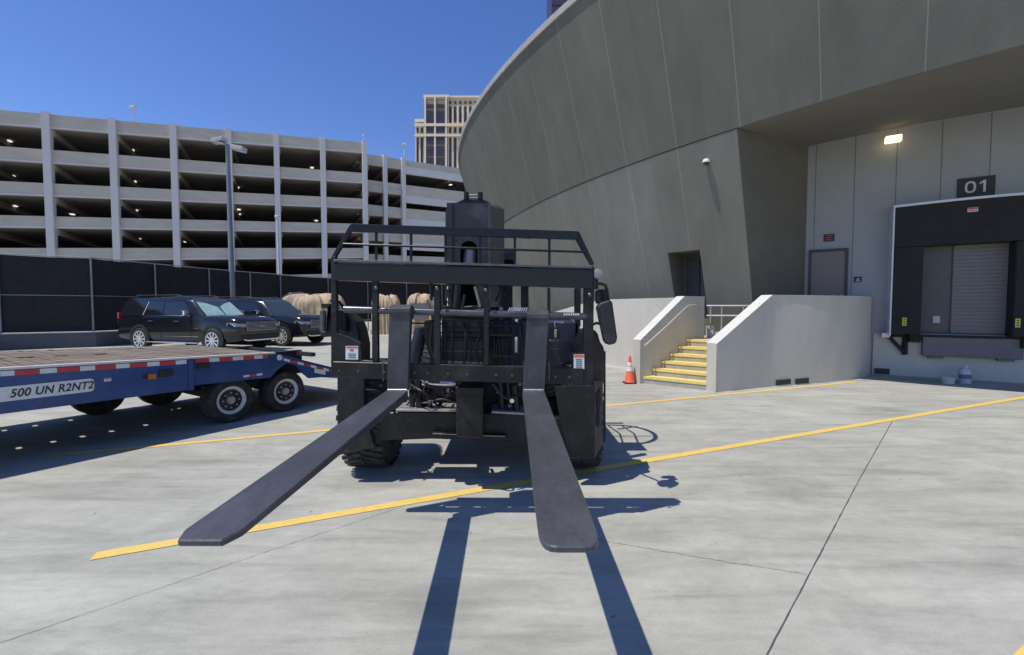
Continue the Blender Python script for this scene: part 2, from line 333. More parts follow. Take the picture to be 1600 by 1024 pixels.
def text_mesh(name, body, size, m, parent, loc, xdir, updir, extrude=0.002, shear=0.0, align='CENTER', wscale=1.0, bold=0.0):
    cu = bpy.data.curves.new(name, 'FONT'); cu.body = body; cu.size = size; cu.extrude = extrude; cu.shear = shear
    cu.align_x = align; cu.align_y = 'CENTER'; cu.offset = bold; cu.space_character = 1.05
    tmp = bpy.data.objects.new(name + '_tmp', cu); COL.objects.link(tmp)
    me = bpy.data.meshes.new_from_object(tmp.evaluated_get(bpy.context.evaluated_depsgraph_get()))
    bpy.data.objects.remove(tmp)
    x = Vector(xdir).normalized(); u = Vector(updir).normalized(); z = x.cross(u)
    R = Matrix((( x.x * wscale, u.x, z.x), (x.y * wscale, u.y, z.y), (x.z * wscale, u.z, z.z))).to_4x4()
    o = ORG.get(parent.name, Vector((0, 0, 0))) if parent else Vector((0, 0, 0))
    me.transform(Matrix.Translation(Vector(loc) - o) @ R)
    me.materials.clear(); me.materials.append(M[m])
    ob = bpy.data.objects.new(name, me); COL.objects.link(ob); ob.parent = parent
    return ob
def pxprism(pts, Y, dep):
    return MB().prism([P(x, y, Y) for x, y in pts], (0, dep, 0))

# ================================================================== GROUND
g = MB(); n = 24
g.add([(-500, -60, 0), (500, -60, 0), (500, 900, 0), (-500, 900, 0)], [(0, 1, 2, 3)])
tag(g.build('ground', 'ground'), kind='structure')
def strip(name, pts, wd, z, m, jitter=0.0, sub=1):
    q = []
    for a, b in zip(pts[:-1], pts[1:]):
        for k in range(sub): q.append(Vector(a).lerp(Vector(b), k / sub))
    q.append(Vector(pts[-1])); mb = MB(); vs = []
    for i, p in enumerate(q):
        d = (q[min(i + 1, len(q) - 1)] - q[max(i - 1, 0)]).normalized(); s = Vector((-d.y, d.x, 0))
        j = random.uniform(-jitter, jitter); ww = wd * (random.uniform(0.55, 1.35) if jitter else 1) / 2
        vs += [p + s * (j + ww) + Vector((0, 0, z)), p + s * (j - ww) + Vector((0, 0, z))]
    mb.add(vs, [(2 * i, 2 * i + 1, 2 * i + 3, 2 * i + 2) for i in range(len(q) - 1)])
    return tag(mb.build(name, m), kind='structure')
def V3(p, z=0): return Vector((p[0], p[1], z))
strip('road_marking', [V3((-2.65, 2.77)), V3((0.17, 4.01)), V3((1.31, 4.52)), V3((8.98, 7.82)), V3((14, 9.95))], 0.10, 0.004, 'yellow', 0, 6)
strip('road_marking', [V3((-4.9, 4.71)), V3((-2.46, 5.67)), V3((1.49, 7.13)), V3((7.38, 9.51))], 0.09, 0.004, 'yellow', 0, 6)
mb = MB(); a, b, c_ = G(1566, 1040), G(1612, 997), G(1700, 1060)
mb.add([a + Vector((0, 0, .004)), b + Vector((0, 0, .004)), b + Vector((0.6, 0.25, .004)), c_ + Vector((0.1, -.2, .004))], [(0, 3, 2, 1)])
tag(mb.build('road_marking', 'yellow'), kind='structure')
strip('expansion_joint', [V3((5.27, 6.15)), V3((3.2, 4.06)), V3((1.15, 1.96)), V3((-0.6, 0.2))], 0.006, 0.004, 'joint', 0.0008, 40)
strip('expansion_joint', [V3((-4.2, 0.6)), V3((-2.4, 2.04)), V3((-1.56, 2.85)), V3((-0.87, 3.48))], 0.0035, 0.004, 'joint_faint', 0.003, 30)
strip('ground_crack', [V3((0.58, 2.97)), V3((0.9, 2.86)), V3((1.35, 2.70)), V3((1.74, 2.58))], 0.004, 0.0045, 'joint_faint', 0.006, 24)

M['conc_top'] = M['conc_top']
strip('pavement_edge', [G(1338, 593.5), G(1420, 598), G(1500, 604), G(1610, 612)], .05, 0.006, 'conc_top', 0, 4)

# ================================================================== ARENA (flaring curved wall, dock recess)
C = Vector((22.881, 26.192, 0)); R0 = 24.568; KL = 0.30; RR = R0 + 0.298 * 3.998
def uu(a): return rad(a - 225)
def ZJ(a): return 5.4 + 0.904 * uu(a)
def ZR(a): return 9.398 + 0.764 * uu(a) + 0.644 * uu(a) ** 2
def cp(a, r, z): return Vector((C.x + r * math.cos(rad(a)), C.y + r * math.sin(rad(a)), z))
def low(a, z): return cp(a, R0 - KL * (ZJ(a) - z), z)
CORN = 222.42
arena = thing('arena', 'huge grey curved arena wall that flares outward above the loading dock', 'arena', C)
mb = MB(); cols = []
a = 150.0; N = 64; A2 = 300.0
aa = [150 + (A2 - 150) * i / 100 for i in range(101)]
vs = []
for a in aa:
    for k in range(7):
        t = k / 6; vs.append(cp(a, R0 + 0.012 + (RR - R0) * t, (ZJ(a) + 0.012) * (1 - t) + ZR(a) * t))
mb.add(vs, [(i * 7 + k, (i + 1) * 7 + k, (i + 1) * 7 + k + 1, i * 7 + k + 1) for i in range(100) for k in range(6)])
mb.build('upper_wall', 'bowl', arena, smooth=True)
# lower wall with the door recess left open
OA, OB, OZ0, OZ1 = 217.75, 219.80, 0.88, 2.99
al = sorted(set([150 + i * 2.0 for i in range(37)] + [OA, OB, CORN] + [OA + 0.7, OA + 1.4, 221.2]))
al = [x for x in al if x <= CORN]
zl = [0.0, 0.88, 1.9, 2.99, 3.9, None]
mb = MB(); vs = []
for a in al:
    for z in zl: vs.append(low(a, (ZJ(a) - 0.004) if z is None else z))
nz = len(zl); fs = []
for i in range(len(al) - 1):
    for k in range(nz - 1):
        if OA - 1e-6 <= al[i] and al[i + 1] <= OB + 1e-6 and k in (1, 2): continue
        fs.append((i * nz + k, (i + 1) * nz + k, (i + 1) * nz + k + 1, i * nz + k + 1))
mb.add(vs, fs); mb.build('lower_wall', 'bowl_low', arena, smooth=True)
# reveal and door of the opening
IN = 0.75
def inn(a, z, d=IN):
    p = low(a, OZ1); return cp(a, (p - Vector((C.x, C.y, p.z))).length - d, z)
mb = MB()
mb.quad(low(OA, OZ0), low(OA, OZ1), inn(OA, OZ1), inn(OA, OZ0)); mb.quad(low(OB, OZ0), inn(OB, OZ0), inn(OB, OZ1), low(OB, OZ1))
mb.quad(low(OA, OZ1), low(OB, OZ1), inn(OB, OZ1), inn(OA, OZ1)); mb.quad(inn(OA, OZ0), inn(OA, OZ1), inn(OB, OZ1), inn(OB, OZ0))
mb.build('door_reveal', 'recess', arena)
mb = MB(); mb.prism([inn(OA + .25, OZ0, IN - .01), inn(OA + .25, OZ1 - .1, IN - .01), inn(OB - .9, OZ1 - .1, IN - .01), inn(OB - .9, OZ0, IN - .01)], (inn(OA, 1) - inn(OA, 1, .7)) * -0.6)
dr = mb.build('door', 'doorframe', arena)
# recess side wall, soffit, dock wall
DA = Vector((8.64, 10.67, 0)); DD = Vector((0.854, -0.52, 0)); DN = Vector((-0.52, -0.854, 0))
def dk(s, z, out=0.0): p = DA + DD * s + DN * out; return Vector((p.x, p.y, z))
S0 = -1.42; S1 = 14.0; DZ = 5.75
corner = dk(S0, 0)
mb = MB(); zs = [0, .88, 1.9, 2.99, 3.9]
for z0, z1 in zip(zs, zs[1:] + [ZJ(CORN)]):
    t0 = z0 / ZJ(CORN) * 5.62; t1 = z1 / ZJ(CORN) * 5.62
    mb.quad(low(CORN, z0), V3(corner, t0), V3(corner, t1), low(CORN, z1))
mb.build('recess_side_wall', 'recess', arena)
mb = MB(); av = [CORN + (A2 - CORN) * i / 30 for i in range(31)]
vs = []
for i, a in enumerate(av): vs += [cp(a, R0 + 0.012, ZJ(a) + 0.008), dk(S0 + (S1 - S0) * (i / 30) ** 1.25, 5.62 + 0.13 * min(1, i / 6))]
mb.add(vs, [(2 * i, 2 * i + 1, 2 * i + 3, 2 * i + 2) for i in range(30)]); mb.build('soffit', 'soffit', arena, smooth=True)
mb = MB(); mb.add([dk(S0, 0), dk(S1, 0), dk(S1, 5.9), dk(S0, 5.9)], [(0, 1, 2, 3)]); mb.build('dock_wall', 'dock_panel', arena)
for s in [-1.25, -.47, .30, 1.07, 1.84, 2.61, 3.4, 4.2, 5.0]:
    MB().prism([dk(s - .006, .9, .003), dk(s + .006, .9, .003), dk(s + .006, 5.72, .003), dk(s - .006, 5.72, .003)], DN * .002).build('panel_joint', 'seam_dark', arena)
MB().prism([dk(-0.02, 0, .004), dk(S1, 0, .004), dk(S1, .98, .004), dk(-0.02, .98, .004)], DN * .03).build('dock_plinth', 'conc_light', arena)
# rim coping and roof
mb = MB(); ring = []
for a in aa:
    z = ZR(a); ring.append([cp(a, RR - .2, z), cp(a, RR + .06, z), cp(a, RR + .07, z + .17), cp(a, RR - .2, z + .17)])
mb.rings(ring); mb.build('rim_coping', 'coping', arena)
mb = MB(); vs = [C + Vector((0, 0, 10.5))] + [cp(a, RR - .1, ZR(a) + .1) for a in aa]
mb.add(vs, [(0, i + 1, i + 2) for i in range(len(aa) - 1)]); mb.build('roof', 'coping', arena)
mb = MB(); mb.prism([cp(150, RR - .3, 0), cp(150, RR - .3, 9), V3(C, 9), V3(C, 0)], (0.2, 0.2, 0)); mb.build('rear_wall', 'recess', arena)

# low curved ramp wall
rw = MB(); rg = []
RW = 24.35
for i in range(31):
    a = 150 + (214.2 - 150) * i / 30
    z = 1.82 if a > 213 else max(0.9, 1.82 - (213 - a) * 0.075)
    rg.append([cp(a, RW, 0), cp(a, RW, z), cp(a, RW - .2, z), cp(a, RW - .2, 0)])
# carry on to meet the stair wall
rg.append([V3((3.95, 10.25), 0), V3((3.95, 10.25), 1.82), V3((4.05, 10.42), 1.82), V3((4.05, 10.42), 0)])
rw.rings(rg); o = rw.build('ramp_wall', 'conc_light', None, bevel=0)
tag(o, 'long low pale concrete wall curving along the foot of the arena behind the traffic cone', 'wall'); 

# ================================================================== STAIRS
L0 = Vector((2.66, 9.27, 0)); U = Vector((0.88, 0.475, 0)).normalized(); UP = Vector((0, 0, 1))
LN = Vector((-U.y, U.x, 0))
st = thing('staircase', 'concrete staircase with yellow nosings between two sloping walls beside the dock', 'staircase', (3.3, 8.9, 0))
def Lp(t, z, o=0.0): p = L0 + U * t + LN * o; return Vector((p.x, p.y, z))
prof = [(0, 0), (0, .90), (1.28, 1.82), (1.95, 1.82), (1.95, 0)]
MB().prism([Lp(t, z) for t, z in prof], LN * .2).build('left_wall', 'conc_light', st)
def caps(pp, fn, wd):
    mb = MB()
    for (t0, z0), (t1, z1) in zip(pp[:-1], pp[1:]):
        mb.prism([fn(t0, z0 + .003, -.012), fn(t1, z1 + .003, -.012), fn(t1, z1 + .018, -.012), fn(t0, z0 + .018, -.012)], wd)
    return mb
caps([(0, .90), (1.28, 1.82), (1.95, 1.82)], Lp, LN * .224).build('coping', 'conc_top', st)
# right wall follows a gentle curve to the dock face
_k = [Vector((3.80, 8.30, 0)), Vector((5.17, 8.93, 0)), Vector((6.2, 9.27, 0)), Vector((7.06, 9.62, 0)), Vector((7.8, 10.02, 0)), Vector((8.3, 10.40, 0)), Vector((8.58, 10.68, 0))]
RP = _k[:2]
for i in range(1, 6):
    p0, p1, p2, p3 = _k[i - 1], _k[i], _k[i + 1], _k[min(i + 2, 6)]
    for q in range(1, 6):
        t = q / 5; RP.append(0.5 * ((2 * p1) + (p2 - p0) * t + (2 * p0 - 5 * p1 + 4 * p2 - p3) * t * t + (-p0 + 3 * p1 - 3 * p2 + p3) * t ** 3))
def nrm(i, pts): 
    d = (pts[min(i + 1, len(pts) - 1)] - pts[max(i - 1, 0)]).normalized(); return Vector((-d.y, d.x, 0))
mb = MB(); cpm = MB(); rg = []; rc = []
for i, p in enumerate(RP):
    q = p + nrm(i, RP) * .22; z = .90 if i == 0 else 1.82
    rg.append([V3(p, 0), V3(p, z), V3(q, z), V3(q, 0)])
    o2 = p - nrm(i, RP) * .012; q2 = q + nrm(i, RP) * .012
    rc.append([V3(o2, z + .003), V3(o2, z + .018), V3(q2, z + .018), V3(q2, z + .003)])
mb.rings(rg); mb.build('right_wall', 'conc_light', st, smooth=True)
cpm.rings(rc); cpm.build('coping', 'conc_top', st)
# steps
RI = RP[0] + nrm(0, RP) * .22; RU = (RP[1] - RP[0]).normalized(); RPN = Vector((-RU.y, RU.x, 0))
def Rp(t, z): p = RI + RU * t; return Vector((p.x, p.y, z))
nst = 6
for i in range(nst):
    z = 0.147 * (i + 1); ta, tb = .10 + .255 * i, .10 + .255 * (i + 1)
    if i == nst - 1: break
    pts = [Lp(ta, 0, -.002), Rp(ta - .08, 0), Rp(tb - .08, 0), Lp(tb, 0, -.002)]
    MB().prism(pts, (0, 0, z)).build('step', 'step', st)
for i in range(nst):
    z = 0.147 * (i + 1); ta = .10 + .255 * i
    a0, b0 = Lp(ta, z, -.004), Rp(ta - .08, z); f = (a0 - b0).normalized(); f = Vector((f.y, -f.x, 0))
    if f.dot(U) > 0: f = -f
    mb = MB(); mb.prism([a0 + f * .012 + Vector((0, 0, .005)), b0 + f * .012 + Vector((0, 0, .005)), b0 - f * .235 + Vector((0, 0, .005)), a0 - f * .235 + Vector((0, 0, .005))], (0, 0, -.001))
    mb.prism([a0 + f * .012 + Vector((0, 0, .005)), b0 + f * .012 + Vector((0, 0, .005)), b0 + f * .003 + Vector((0, 0, .005)), a0 + f * .003 + Vector((0, 0, .005))], (0, 0, -.05))
    mb.build('nosing', 'nosing', st)
ta = .10 + .255 * 5
land = [Lp(ta, 0, -.002), Rp(ta - .08, 0)] + [V3(RP[i] + nrm(i, RP) * .22, 0) for i in range(2, len(RP))] + [dk(-.3, 0, .01), dk(S0 + .01, 0, .01), low(222.3, 0.88) * 1, low(219, .88), low(216, .88), low(213.5, .88), V3((4.15, 10.5))]
land = [V3(p, 0) for p in land]
MB().prism(land, (0, 0, .88)).build('landing', 'step', st)
# wall handrail
hr = []
for x, y in [(1006.5, 541), (1012, 536.5), (1040, 511.5), (1074, 479), (1079, 477), (1088, 477)]:
    s, p = PL(x, y, (L0 - LN * .06), U); hr.append(p)
MB().tube(hr, .019, 8).build('handrail', 'galv', st, smooth=True)
for k in (1, 3, 5):
    MB().cyl(hr[k], hr[k] + LN * .062 - Vector((0, 0, .03)), .009, n=6).build('rail_bracket', 'galv', st)
# landing guard rail, in front of the arena
gr = thing('guard_rail', 'pale two-rail steel guard rail behind the top of the yellow stairs', 'railing', (4.9, 10.3, .88))
GA, GB = P(1104, 478, 10.42), P(1176, 478, 10.1)
for yy in (478, 493.5):
    MB().cyl(P(1104, yy, 10.42), P(1176, yy, 10.1), .018, n=8).build('rail', 'galv', gr, smooth=True)
for x in (1110.5, 1128, 1162):
    t = (x - 1104) / 72; Y = 10.42 - .32 * t; MB().cyl(P(x, 478, Y), Vector((P(x, 478, Y).x, Y, .88)), .016, n=8).build('post', 'galv', gr, smooth=True)
MB().prism([P(1105, 510, 10.5), P(1116, 510, 10.45), P(1116, 519, 10.45), P(1170, 519, 10.2), P(1170, 529, 10.2), P(1105, 530, 10.5)], (.02, .12, 0)).build('kerb', 'conc_top', gr)
# wall vents
for k, (x0, x1, y0, y1) in enumerate([(1212, 1234, 597, 605), (1242, 1262, 595, 602.5)]):
    i = 1; A = RP[1]; d = (RP[6] - RP[1]).normalized(); nn = Vector((d.y, -d.x, 0))
    s0, p0 = PL(x0, y1, A, d); s1, p1 = PL(x1, y0, A, d)
    q = [V3(A + d * s0 + nn * .006, .02), V3(A + d * s1 + nn * .006, .03), V3(A + d * s1 + nn * .006, .13), V3(A + d * s0 + nn * .006, .12)]
    o = MB().prism(q, nn * .02).build('wall_vent', 'sign'); centre(o)
    tag(o, ['dark drain grille at the foot of the stair wall, nearer the stairs', 'dark drain grille at the foot of the stair wall, nearer the dock'][k], 'vent', 'drain grilles in the concrete wall')
o = MB().prism([dk(.02, .02, .04), dk(.30, .02, .04), dk(.30, .15, .04), dk(.02, .15, .04)], DN * .02).build('wall_vent', 'sign'); centre(o)
tag(o, 'dark drain grille in the corner under the dock, below the angled bracket', 'vent', 'drain grilles in the concrete wall')

# ================================================================== DOCK
dock = thing('dock_shelter', 'black padded dock shelter round a grey roller shutter, with white metal edge', 'loading dock', dk(1.5, 0, .3))
s0, s1 = .24, 3.10; pr_ = .42
def drect(a, b, z0, z1, o0, o1): return MB().prism([dk(a, z0, o0), dk(b, z0, o0), dk(b, z1, o0), dk(a, z1, o0)], DN * (o1 - o0))
zt = 3.83
hood = MB(); nseg = 14; rg = []
for i in range(nseg + 1):
    s = s0 + (s1 - s0) * i / nseg; zz = zt + .03 * math.sin(math.pi * i / nseg) 
    rg.append([dk(s, 2.95, .035), dk(s, 2.95, pr_), dk(s, zz, pr_), dk(s, zz, .035)])
hood.rings(rg); hood.build('head_curtain', 'seal', dock)
drect(s0, .75, .98, 2.948, .035, pr_).build('side_pad', 'seal', dock, bevel=.02)
drect(2.17, s1, .98, 2.948, .035, pr_).build('side_pad', 'seal', dock, bevel=.02)
rg = []
for i in range(nseg + 1):
    s = s0 - .03 + (s1 - s0 + .06) * i / nseg; zz = zt + .03 * math.sin(math.pi * i / nseg) + .002
    rg.append([dk(s, zz, -0.0), dk(s, zz, pr_ + .01), dk(s, zz + .05, pr_ + .01), dk(s, zz + .05, 0)])
MB().rings(rg).build('top_trim', 'trimwhite', dock)
drect(s0 - .03, s0 - .002, .95, zt, .0, pr_ + .01).build('side_trim', 'trimwhite', dock)
drect(.80, 2.62, 1.0, 3.02, .006, .012).build('inner_wall', 'dockpit', dock)
sh = drect(1.32, 2.50, 1.02, 2.98, .014, .03).build('shutter', 'shutter', dock)
mb = MB()
for k in range(24):
    z = 1.03 + k * .081; mb.prism([dk(1.33, z, .031), dk(2.49, z, .031), dk(2.49, z + .055, .031), dk(1.33, z + .055, .031)], DN * .014)
mb.build('slats', 'shutter', sh)
drect(.80, 1.29, 1.02, 2.98, .013, .02).build('side_panel', 'side_pan', dock)
drect(1.02, 1.14, 1.24, 1.40, .022, .05).build('control_box', 'lamp_grey', dock)
drect(.84, 2.42, .50, .93, .05, .18).build('leveler', 'leveler', dock, bevel=.01)
drect(.80, 2.5, .935, .975, .04, .22).build('leveler_lip', 'seal', dock)
drect(.60, .80, .80, .978, .05, .22).build('bumper', 'seal', dock, bevel=.01)
drect(2.36, 2.8, .74, .975, .05, .26).build('bumper', 'seal', dock, bevel=.01)
drect(.95, 1.2, .45, .498, .05, .16).build('leveler_foot', 'leveler', dock); drect(2.05, 2.3, .45, .498, .05, .16).build('leveler_foot', 'leveler', dock)
# stickers on the pads
for s in (.43, 2.20):
    f = drect(s, s + .075, 1.18, 1.36, pr_ + .002, pr_ + .006).build('warning_tag', 'yellowtag', dock)
    for k in range(3): drect(s + .02, s + .055, 1.21 + k * .05, 1.235 + k * .05, pr_ + .007, pr_ + .009).build('print', 'sign', f)
f = drect(1.42, 1.58, 3.60, 3.69, pr_ + .002, pr_ + .006).build('sticker', 'white', dock)
drect(1.425, 1.575, 3.655, 3.685, pr_ + .007, pr_ + .009).build('print', 'red', f)
for k in range(5): drect(1.435 + k * .028, 1.453 + k * .028, 3.61, 3.645, pr_ + .007, pr_ + .009).build('print', 'red', f)
# angled steel bracket under the shelter's corner
br = thing('shelter_bracket', 'black angled steel bracket under the left corner of the dock shelter', 'bracket', dk(.35, .5, .2))
MB().bar(dk(.24, .94, .10), dk(.55, .94, .10), .06, .07).bar(dk(.25, .92, .11), dk(.54, .55, .11), .06, .07).bar(dk(.55, .96, .09), dk(.55, .50, .09), .07, .08).build('gusset', 'seal', br)
drect(.10, .24, .90, 1.0, .05, .3).build('hinge_block', 'galv', br)
# sign 01
sg = thing('dock_number_sign', 'black wall sign with the number 01 above the dock', 'sign', dk(1.63, 3.98, .02))
drect(1.34, 1.93, 3.98, 4.40, .005, .03).build('panel', 'sign', sg)
mb = MB(); nN = 28; zc = 4.195; sc0 = 1.545
for k in range(nN):
    t0, t1 = 2 * math.pi * k / nN, 2 * math.pi * (k + 1) / nN
    def el(t, a_, b_): c, q = math.cos(t), math.sin(t); return dk(sc0 + a_ * abs(c) ** .8 * (1 if c > 0 else -1), zc + b_ * abs(q) ** .8 * (1 if q > 0 else -1), .032)
    mb.prism([el(t0, .088, .125), el(t1, .088, .125), el(t1, .052, .088), el(t0, .052, .088)], DN * .004)
mb.prism([dk(s_, z_, .032) for s_, z_ in ((1.745, 4.07), (1.785, 4.07), (1.785, 4.32), (1.75, 4.32), (1.69, 4.275), (1.69, 4.235), (1.745, 4.272))], DN * .004)
mb.build('number', 'signtext', sg)
# small signs
sg = thing('warning_sign', 'small dark sign with red lettering over the mauve door', 'sign', dk(-.95, 3.25, .02))
f = drect(-1.05, -.83, 3.22, 3.40, .005, .02).build('panel', 'sign', sg)
for k in range(3): drect(-1.02 + .01 * k, -.88, 3.25 + k * .05, 3.27 + k * .05, .021, .023).build('print', 'red', f)
sg = thing('door_sign', 'small dark sign on the panel wall to the right of the mauve door', 'sign', dk(-.34, 2.15, .02))
f = drect(-.42, -.27, 2.20, 2.33, .005, .02).build('panel', 'sign', sg)
drect(-.385, -.305, 2.22, 2.24, .021, .023).build('print', 'signtext', f); drect(-.37, -.32, 2.26, 2.29, .021, .023).build('print', 'signtext', f)
# mauve door
dr = thing('dock_door', 'mauve grey steel door with dark frame in the recess beside the dock', 'door', dk(-.95, .88, .02))
drect(-1.29, -.60, .885, 2.97, .005, .02).build('leaf', 'door', dr)
mb = MB(); 
for a, b, z0, z1 in ((-1.345, -1.292, .885, 3.03), (-.598, -.545, .885, 3.03), (-1.292, -.598, 2.972, 3.03)): mb.prism([dk(a, z0, .005), dk(b, z0, .005), dk(b, z1, .005), dk(a, z1, .005)], DN * .05)
mb.build('frame', 'doorframe', dr)
MB().cyl(dk(-.66, 1.9, .02), dk(-.66, 1.9, .07), .025, n=10).build('handle', 'steel', dr)
# emergency lamp (lit) and its light
lp = thing('wall_lamp', 'lit rectangular floodlight high on the panel wall above the dock', 'lamp', dk(.18, 5.4, .1))
drect(.05, .34, 5.36, 5.50, .12, .26).build('housing', 'lamp_grey', lp, bevel=.01)
drect(.08, .31, 5.39, 5.47, .262, .268).build('lens', 'lum', lp)
MB().cyl(dk(.16, 5.52, .01), dk(.16, 5.48, .14), .03, n=8).build('arm', 'seal', lp)
M['lum_bright'] = mat('lit_flood', (1, .9, .6), .5, emit=(1.0, 0.82, 0.42, 2.2)); lp.children[1].data.materials[0] = M['lum_bright']
# security camera on the arena
cb = low(220.83, 4.86)
sc = thing('security_camera', 'white dome security camera on the flared arena wall casting a long shadow', 'camera', cb)
no = Vector((math.cos(rad(220.83)), math.sin(rad(220.83)), -.1)).normalized()
MB().cyl(cb, cb + no * .06, .035, n=10).build('arm', 'camwhite', sc)
MB().lathe(cb + no * .075 + Vector((0, 0, .06)), (0, 0, -1), [(0, .02), (.015, .06), (.05, .08), (.085, .078)], 18).build('housing', 'camwhite', sc, smooth=True)
MB().lathe(cb + no * .075 + Vector((0, 0, -.026)), (0, 0, -1), [(0, .062), (.03, .052), (.055, .02)], 16).build('dome', 'glass', sc, smooth=True)
# cone
def cone(c):
    r = thing('traffic_cone', 'orange traffic cone with white sleeve at the foot of the stair wall', 'cone', c)
    MB().box(c.x - .125, c.y - .125, 0, c.x + .125, c.y + .125, .025).build('base', 'blkplastic', r, bevel=.008)
    MB().lathe(c, (0, 0, 1), [(.03, .115), (.05, .10), (.53, .026), (.57, .02)], 20).build('body', 'cone', r, smooth=True)
    MB().lathe(c, (0, 0, 1), [(.26, .0705), (.44, .0425), (.44, .035)], 20).build('sleeve', 'conewhite', r, smooth=True)
    MB().lathe(c, (0, 0, 1), [(.36, .0570), (.372, .0552), (.372, .03)], 20).build('band', 'cone', r)
cone(Vector((2.47, 9.35, 0)))
# bottle and tub by the dock wall
c = G(1508, 599); c.z = 0
r = thing('water_jug', 'clear plastic jug with blue label standing under the dock shutter', 'jug', c)
MB().lathe(c, (0, 0, 1), [(0, .085), (.02, .095), (.22, .095), (.28, .08), (.32, .032), (.38, .028)], 16).build('body', 'bottle', r, smooth=True)
MB().lathe(c, (0, 0, 1), [(.10, .097), (.19, .097)], 16).build('label', 'bluelabel', r, smooth=True)
MB().box(c.x + .02, c.y + .11, 0, c.x + .20, c.y + .22, .30).build('rear_canister', 'bottle', r, bevel=.02)
c = G(1481, 599.5); c.z = 0
o = MB().lathe(c, (0, 0, 1), [(0, .10), (.13, .12), (.14, .125), (.14, .10), (.12, .10)], 14).build('plastic_tub', 'bottle', smooth=True); centre(o)
tag(o, 'small white tub on the ground left of the water jug', 'tub')

# ================================================================== TELEHANDLER
T0 = Vector((-.37, 4.5, 0))
th = thing('telehandler', 'black telescopic forklift facing the viewer with two long raised forks', 'forklift', T0)
YC = 3.15
# ---- forks
def fork(xh, xt, yt, chamfer=False):
    hw = .0765; z = .9975; zb = .94
    root = MB()
    # blade (top outline, tapered thickness)
    out = [(-hw, 3.10)]
    out += [(-hw, yt + .30), (-hw * .985, yt + .075), (-hw * .95, yt + .045), (-hw * .86, yt + .018), (-hw * .68, yt + .004), (-hw * .45, yt)]
    if chamfer: out = [(-hw, 3.10), (-hw, yt + .30), (-hw, yt + .055), (-hw * .80, yt + .012), (-hw * .72, yt)]
    out += [(-x, y) for x, y in reversed(out)]
    def X(x, y): return xh + (xt - xh) * (3.10 - y) / (3.10 - yt) + x
    top = [Vector((X(x, y), y, z)) for x, y in out]
    bot = [Vector((X(x, y), y, z - .018 - .037 * min(1, max(0, (y - yt) / 1.7)))) for x, y in out]
    n = len(out)
    root.add(top + bot, [tuple(range(n))[::-1], tuple(range(n, 2 * n))] + [(i, (i + 1) % n, n + (i + 1) % n, n + i) for i in range(n)])
    # shank with hooked top, one solid in side profile
    f = root.build('fork', 'fork', th, bevel=.004)
    return f
def shank(f, x0t, x1t, x0b, x1b, yt, yb):
    YS = 3.10
    a, b = P(x0b, yb, YS), P(x1b, yb, YS); c, d = P(x1t, yt + 15, YS), P(x0t, yt + 15, YS)
    zt_ = P(x0t, yt, YS).z
    prof = [(0, a.z), (0, c.z - .01), (-.012, c.z + .012), (-.012, c.z + .04), (.02, zt_ - .005), (.06, zt_), (.11, zt_ - .02), (.13, zt_ - .09), (.10, zt_ - .10), (.075, c.z - .02), (.062, a.z)]
    mb = MB(); L_ = []; R_ = []
    for dy, z in prof:
        t = (z - a.z) / (c.z - a.z); xl = a.x + (d.x - a.x) * t; xr = b.x + (c.x - b.x) * t
        L_.append((xl, YS + dy, z)); R_.append((xr, YS + dy, z))
    mb.rings([L_, R_]); mb.build('shank', 'fork', f, bevel=.003)
    MB().box(a.x + .004, YS - .008, .990, b.x - .004, YS + .012, 1.008).build('heel_weld', 'fork_edge', f, bevel=.003)
XL = (P(604, 611, 3.10).x + P(637, 611, 3.10).x) / 2; XR = (P(817, 613, 3.10).x + P(850, 613, 3.10).x) / 2
f1 = fork(XL, XL + .028, 1.085, True); shank(f1, 608, 641, 604.5, 637, 476, 610)
f2 = fork(XR, XR - .006, 1.055); shank(f2, 823.7, 857, 817, 850.5, 485, 615)
# ---- carriage
def part(name, pts, Y, dep, m='black', par=None, bevel=.004): return pxprism(pts, Y, dep).build(name, m, par or th, bevel=bevel)
cr = part('carriage_frame', [(520, 565), (912, 576), (912, 602), (522, 590)], YC + .02, .07)
part('top_beam', [(519, 411), (927, 421), (926, 451), (520, 438)], YC + .0, .09, 'blackgloss', cr)
part('beam_ledge', [(521, 405), (926, 417), (926.5, 420), (520, 409.5)], YC - .005, .13, 'worn', cr, .002)
part('end_plate', [(517, 400), (524, 400), (526, 520), (563, 536), (566, 563), (640, 568), (640, 594), (522, 590), (517, 583)], YC + .03, .05, 'black', cr)
part('end_plate', [(925, 414), (929, 418), (926, 600), (911, 603), (913, 452), (915, 420)], YC + .03, .05, 'black', cr)
part('sticker_bracket', [(893, 552), (914, 552), (914, 578), (893, 578)], YC + .045, .03, 'black', cr)
part('upright', [(581, 438), (590, 438), (591, 565), (581, 565)], YC + .02, .04, 'black', cr)
part('upright', [(678, 452), (687, 452), (688, 570), (678, 570)], YC + .02, .05, 'black', cr)
part('upright', [(756, 447), (764, 447), (764, 572), (755.6, 572)], YC + .02, .05, 'black', cr)
part('upright', [(855.5, 450), (860, 450), (860, 492), (855.5, 492)], YC + .03, .03, 'black', cr)
for x, y in ((683, 451), (759, 454), (921, 461), (588, 450.5)):
    c = P(x, y, YC - .0); MB().lathe(c, (0, -1, 0), [(0, .014), (.012, .014), (.018, .008)], 10).build('bolt_cap', 'worn', cr, smooth=True)
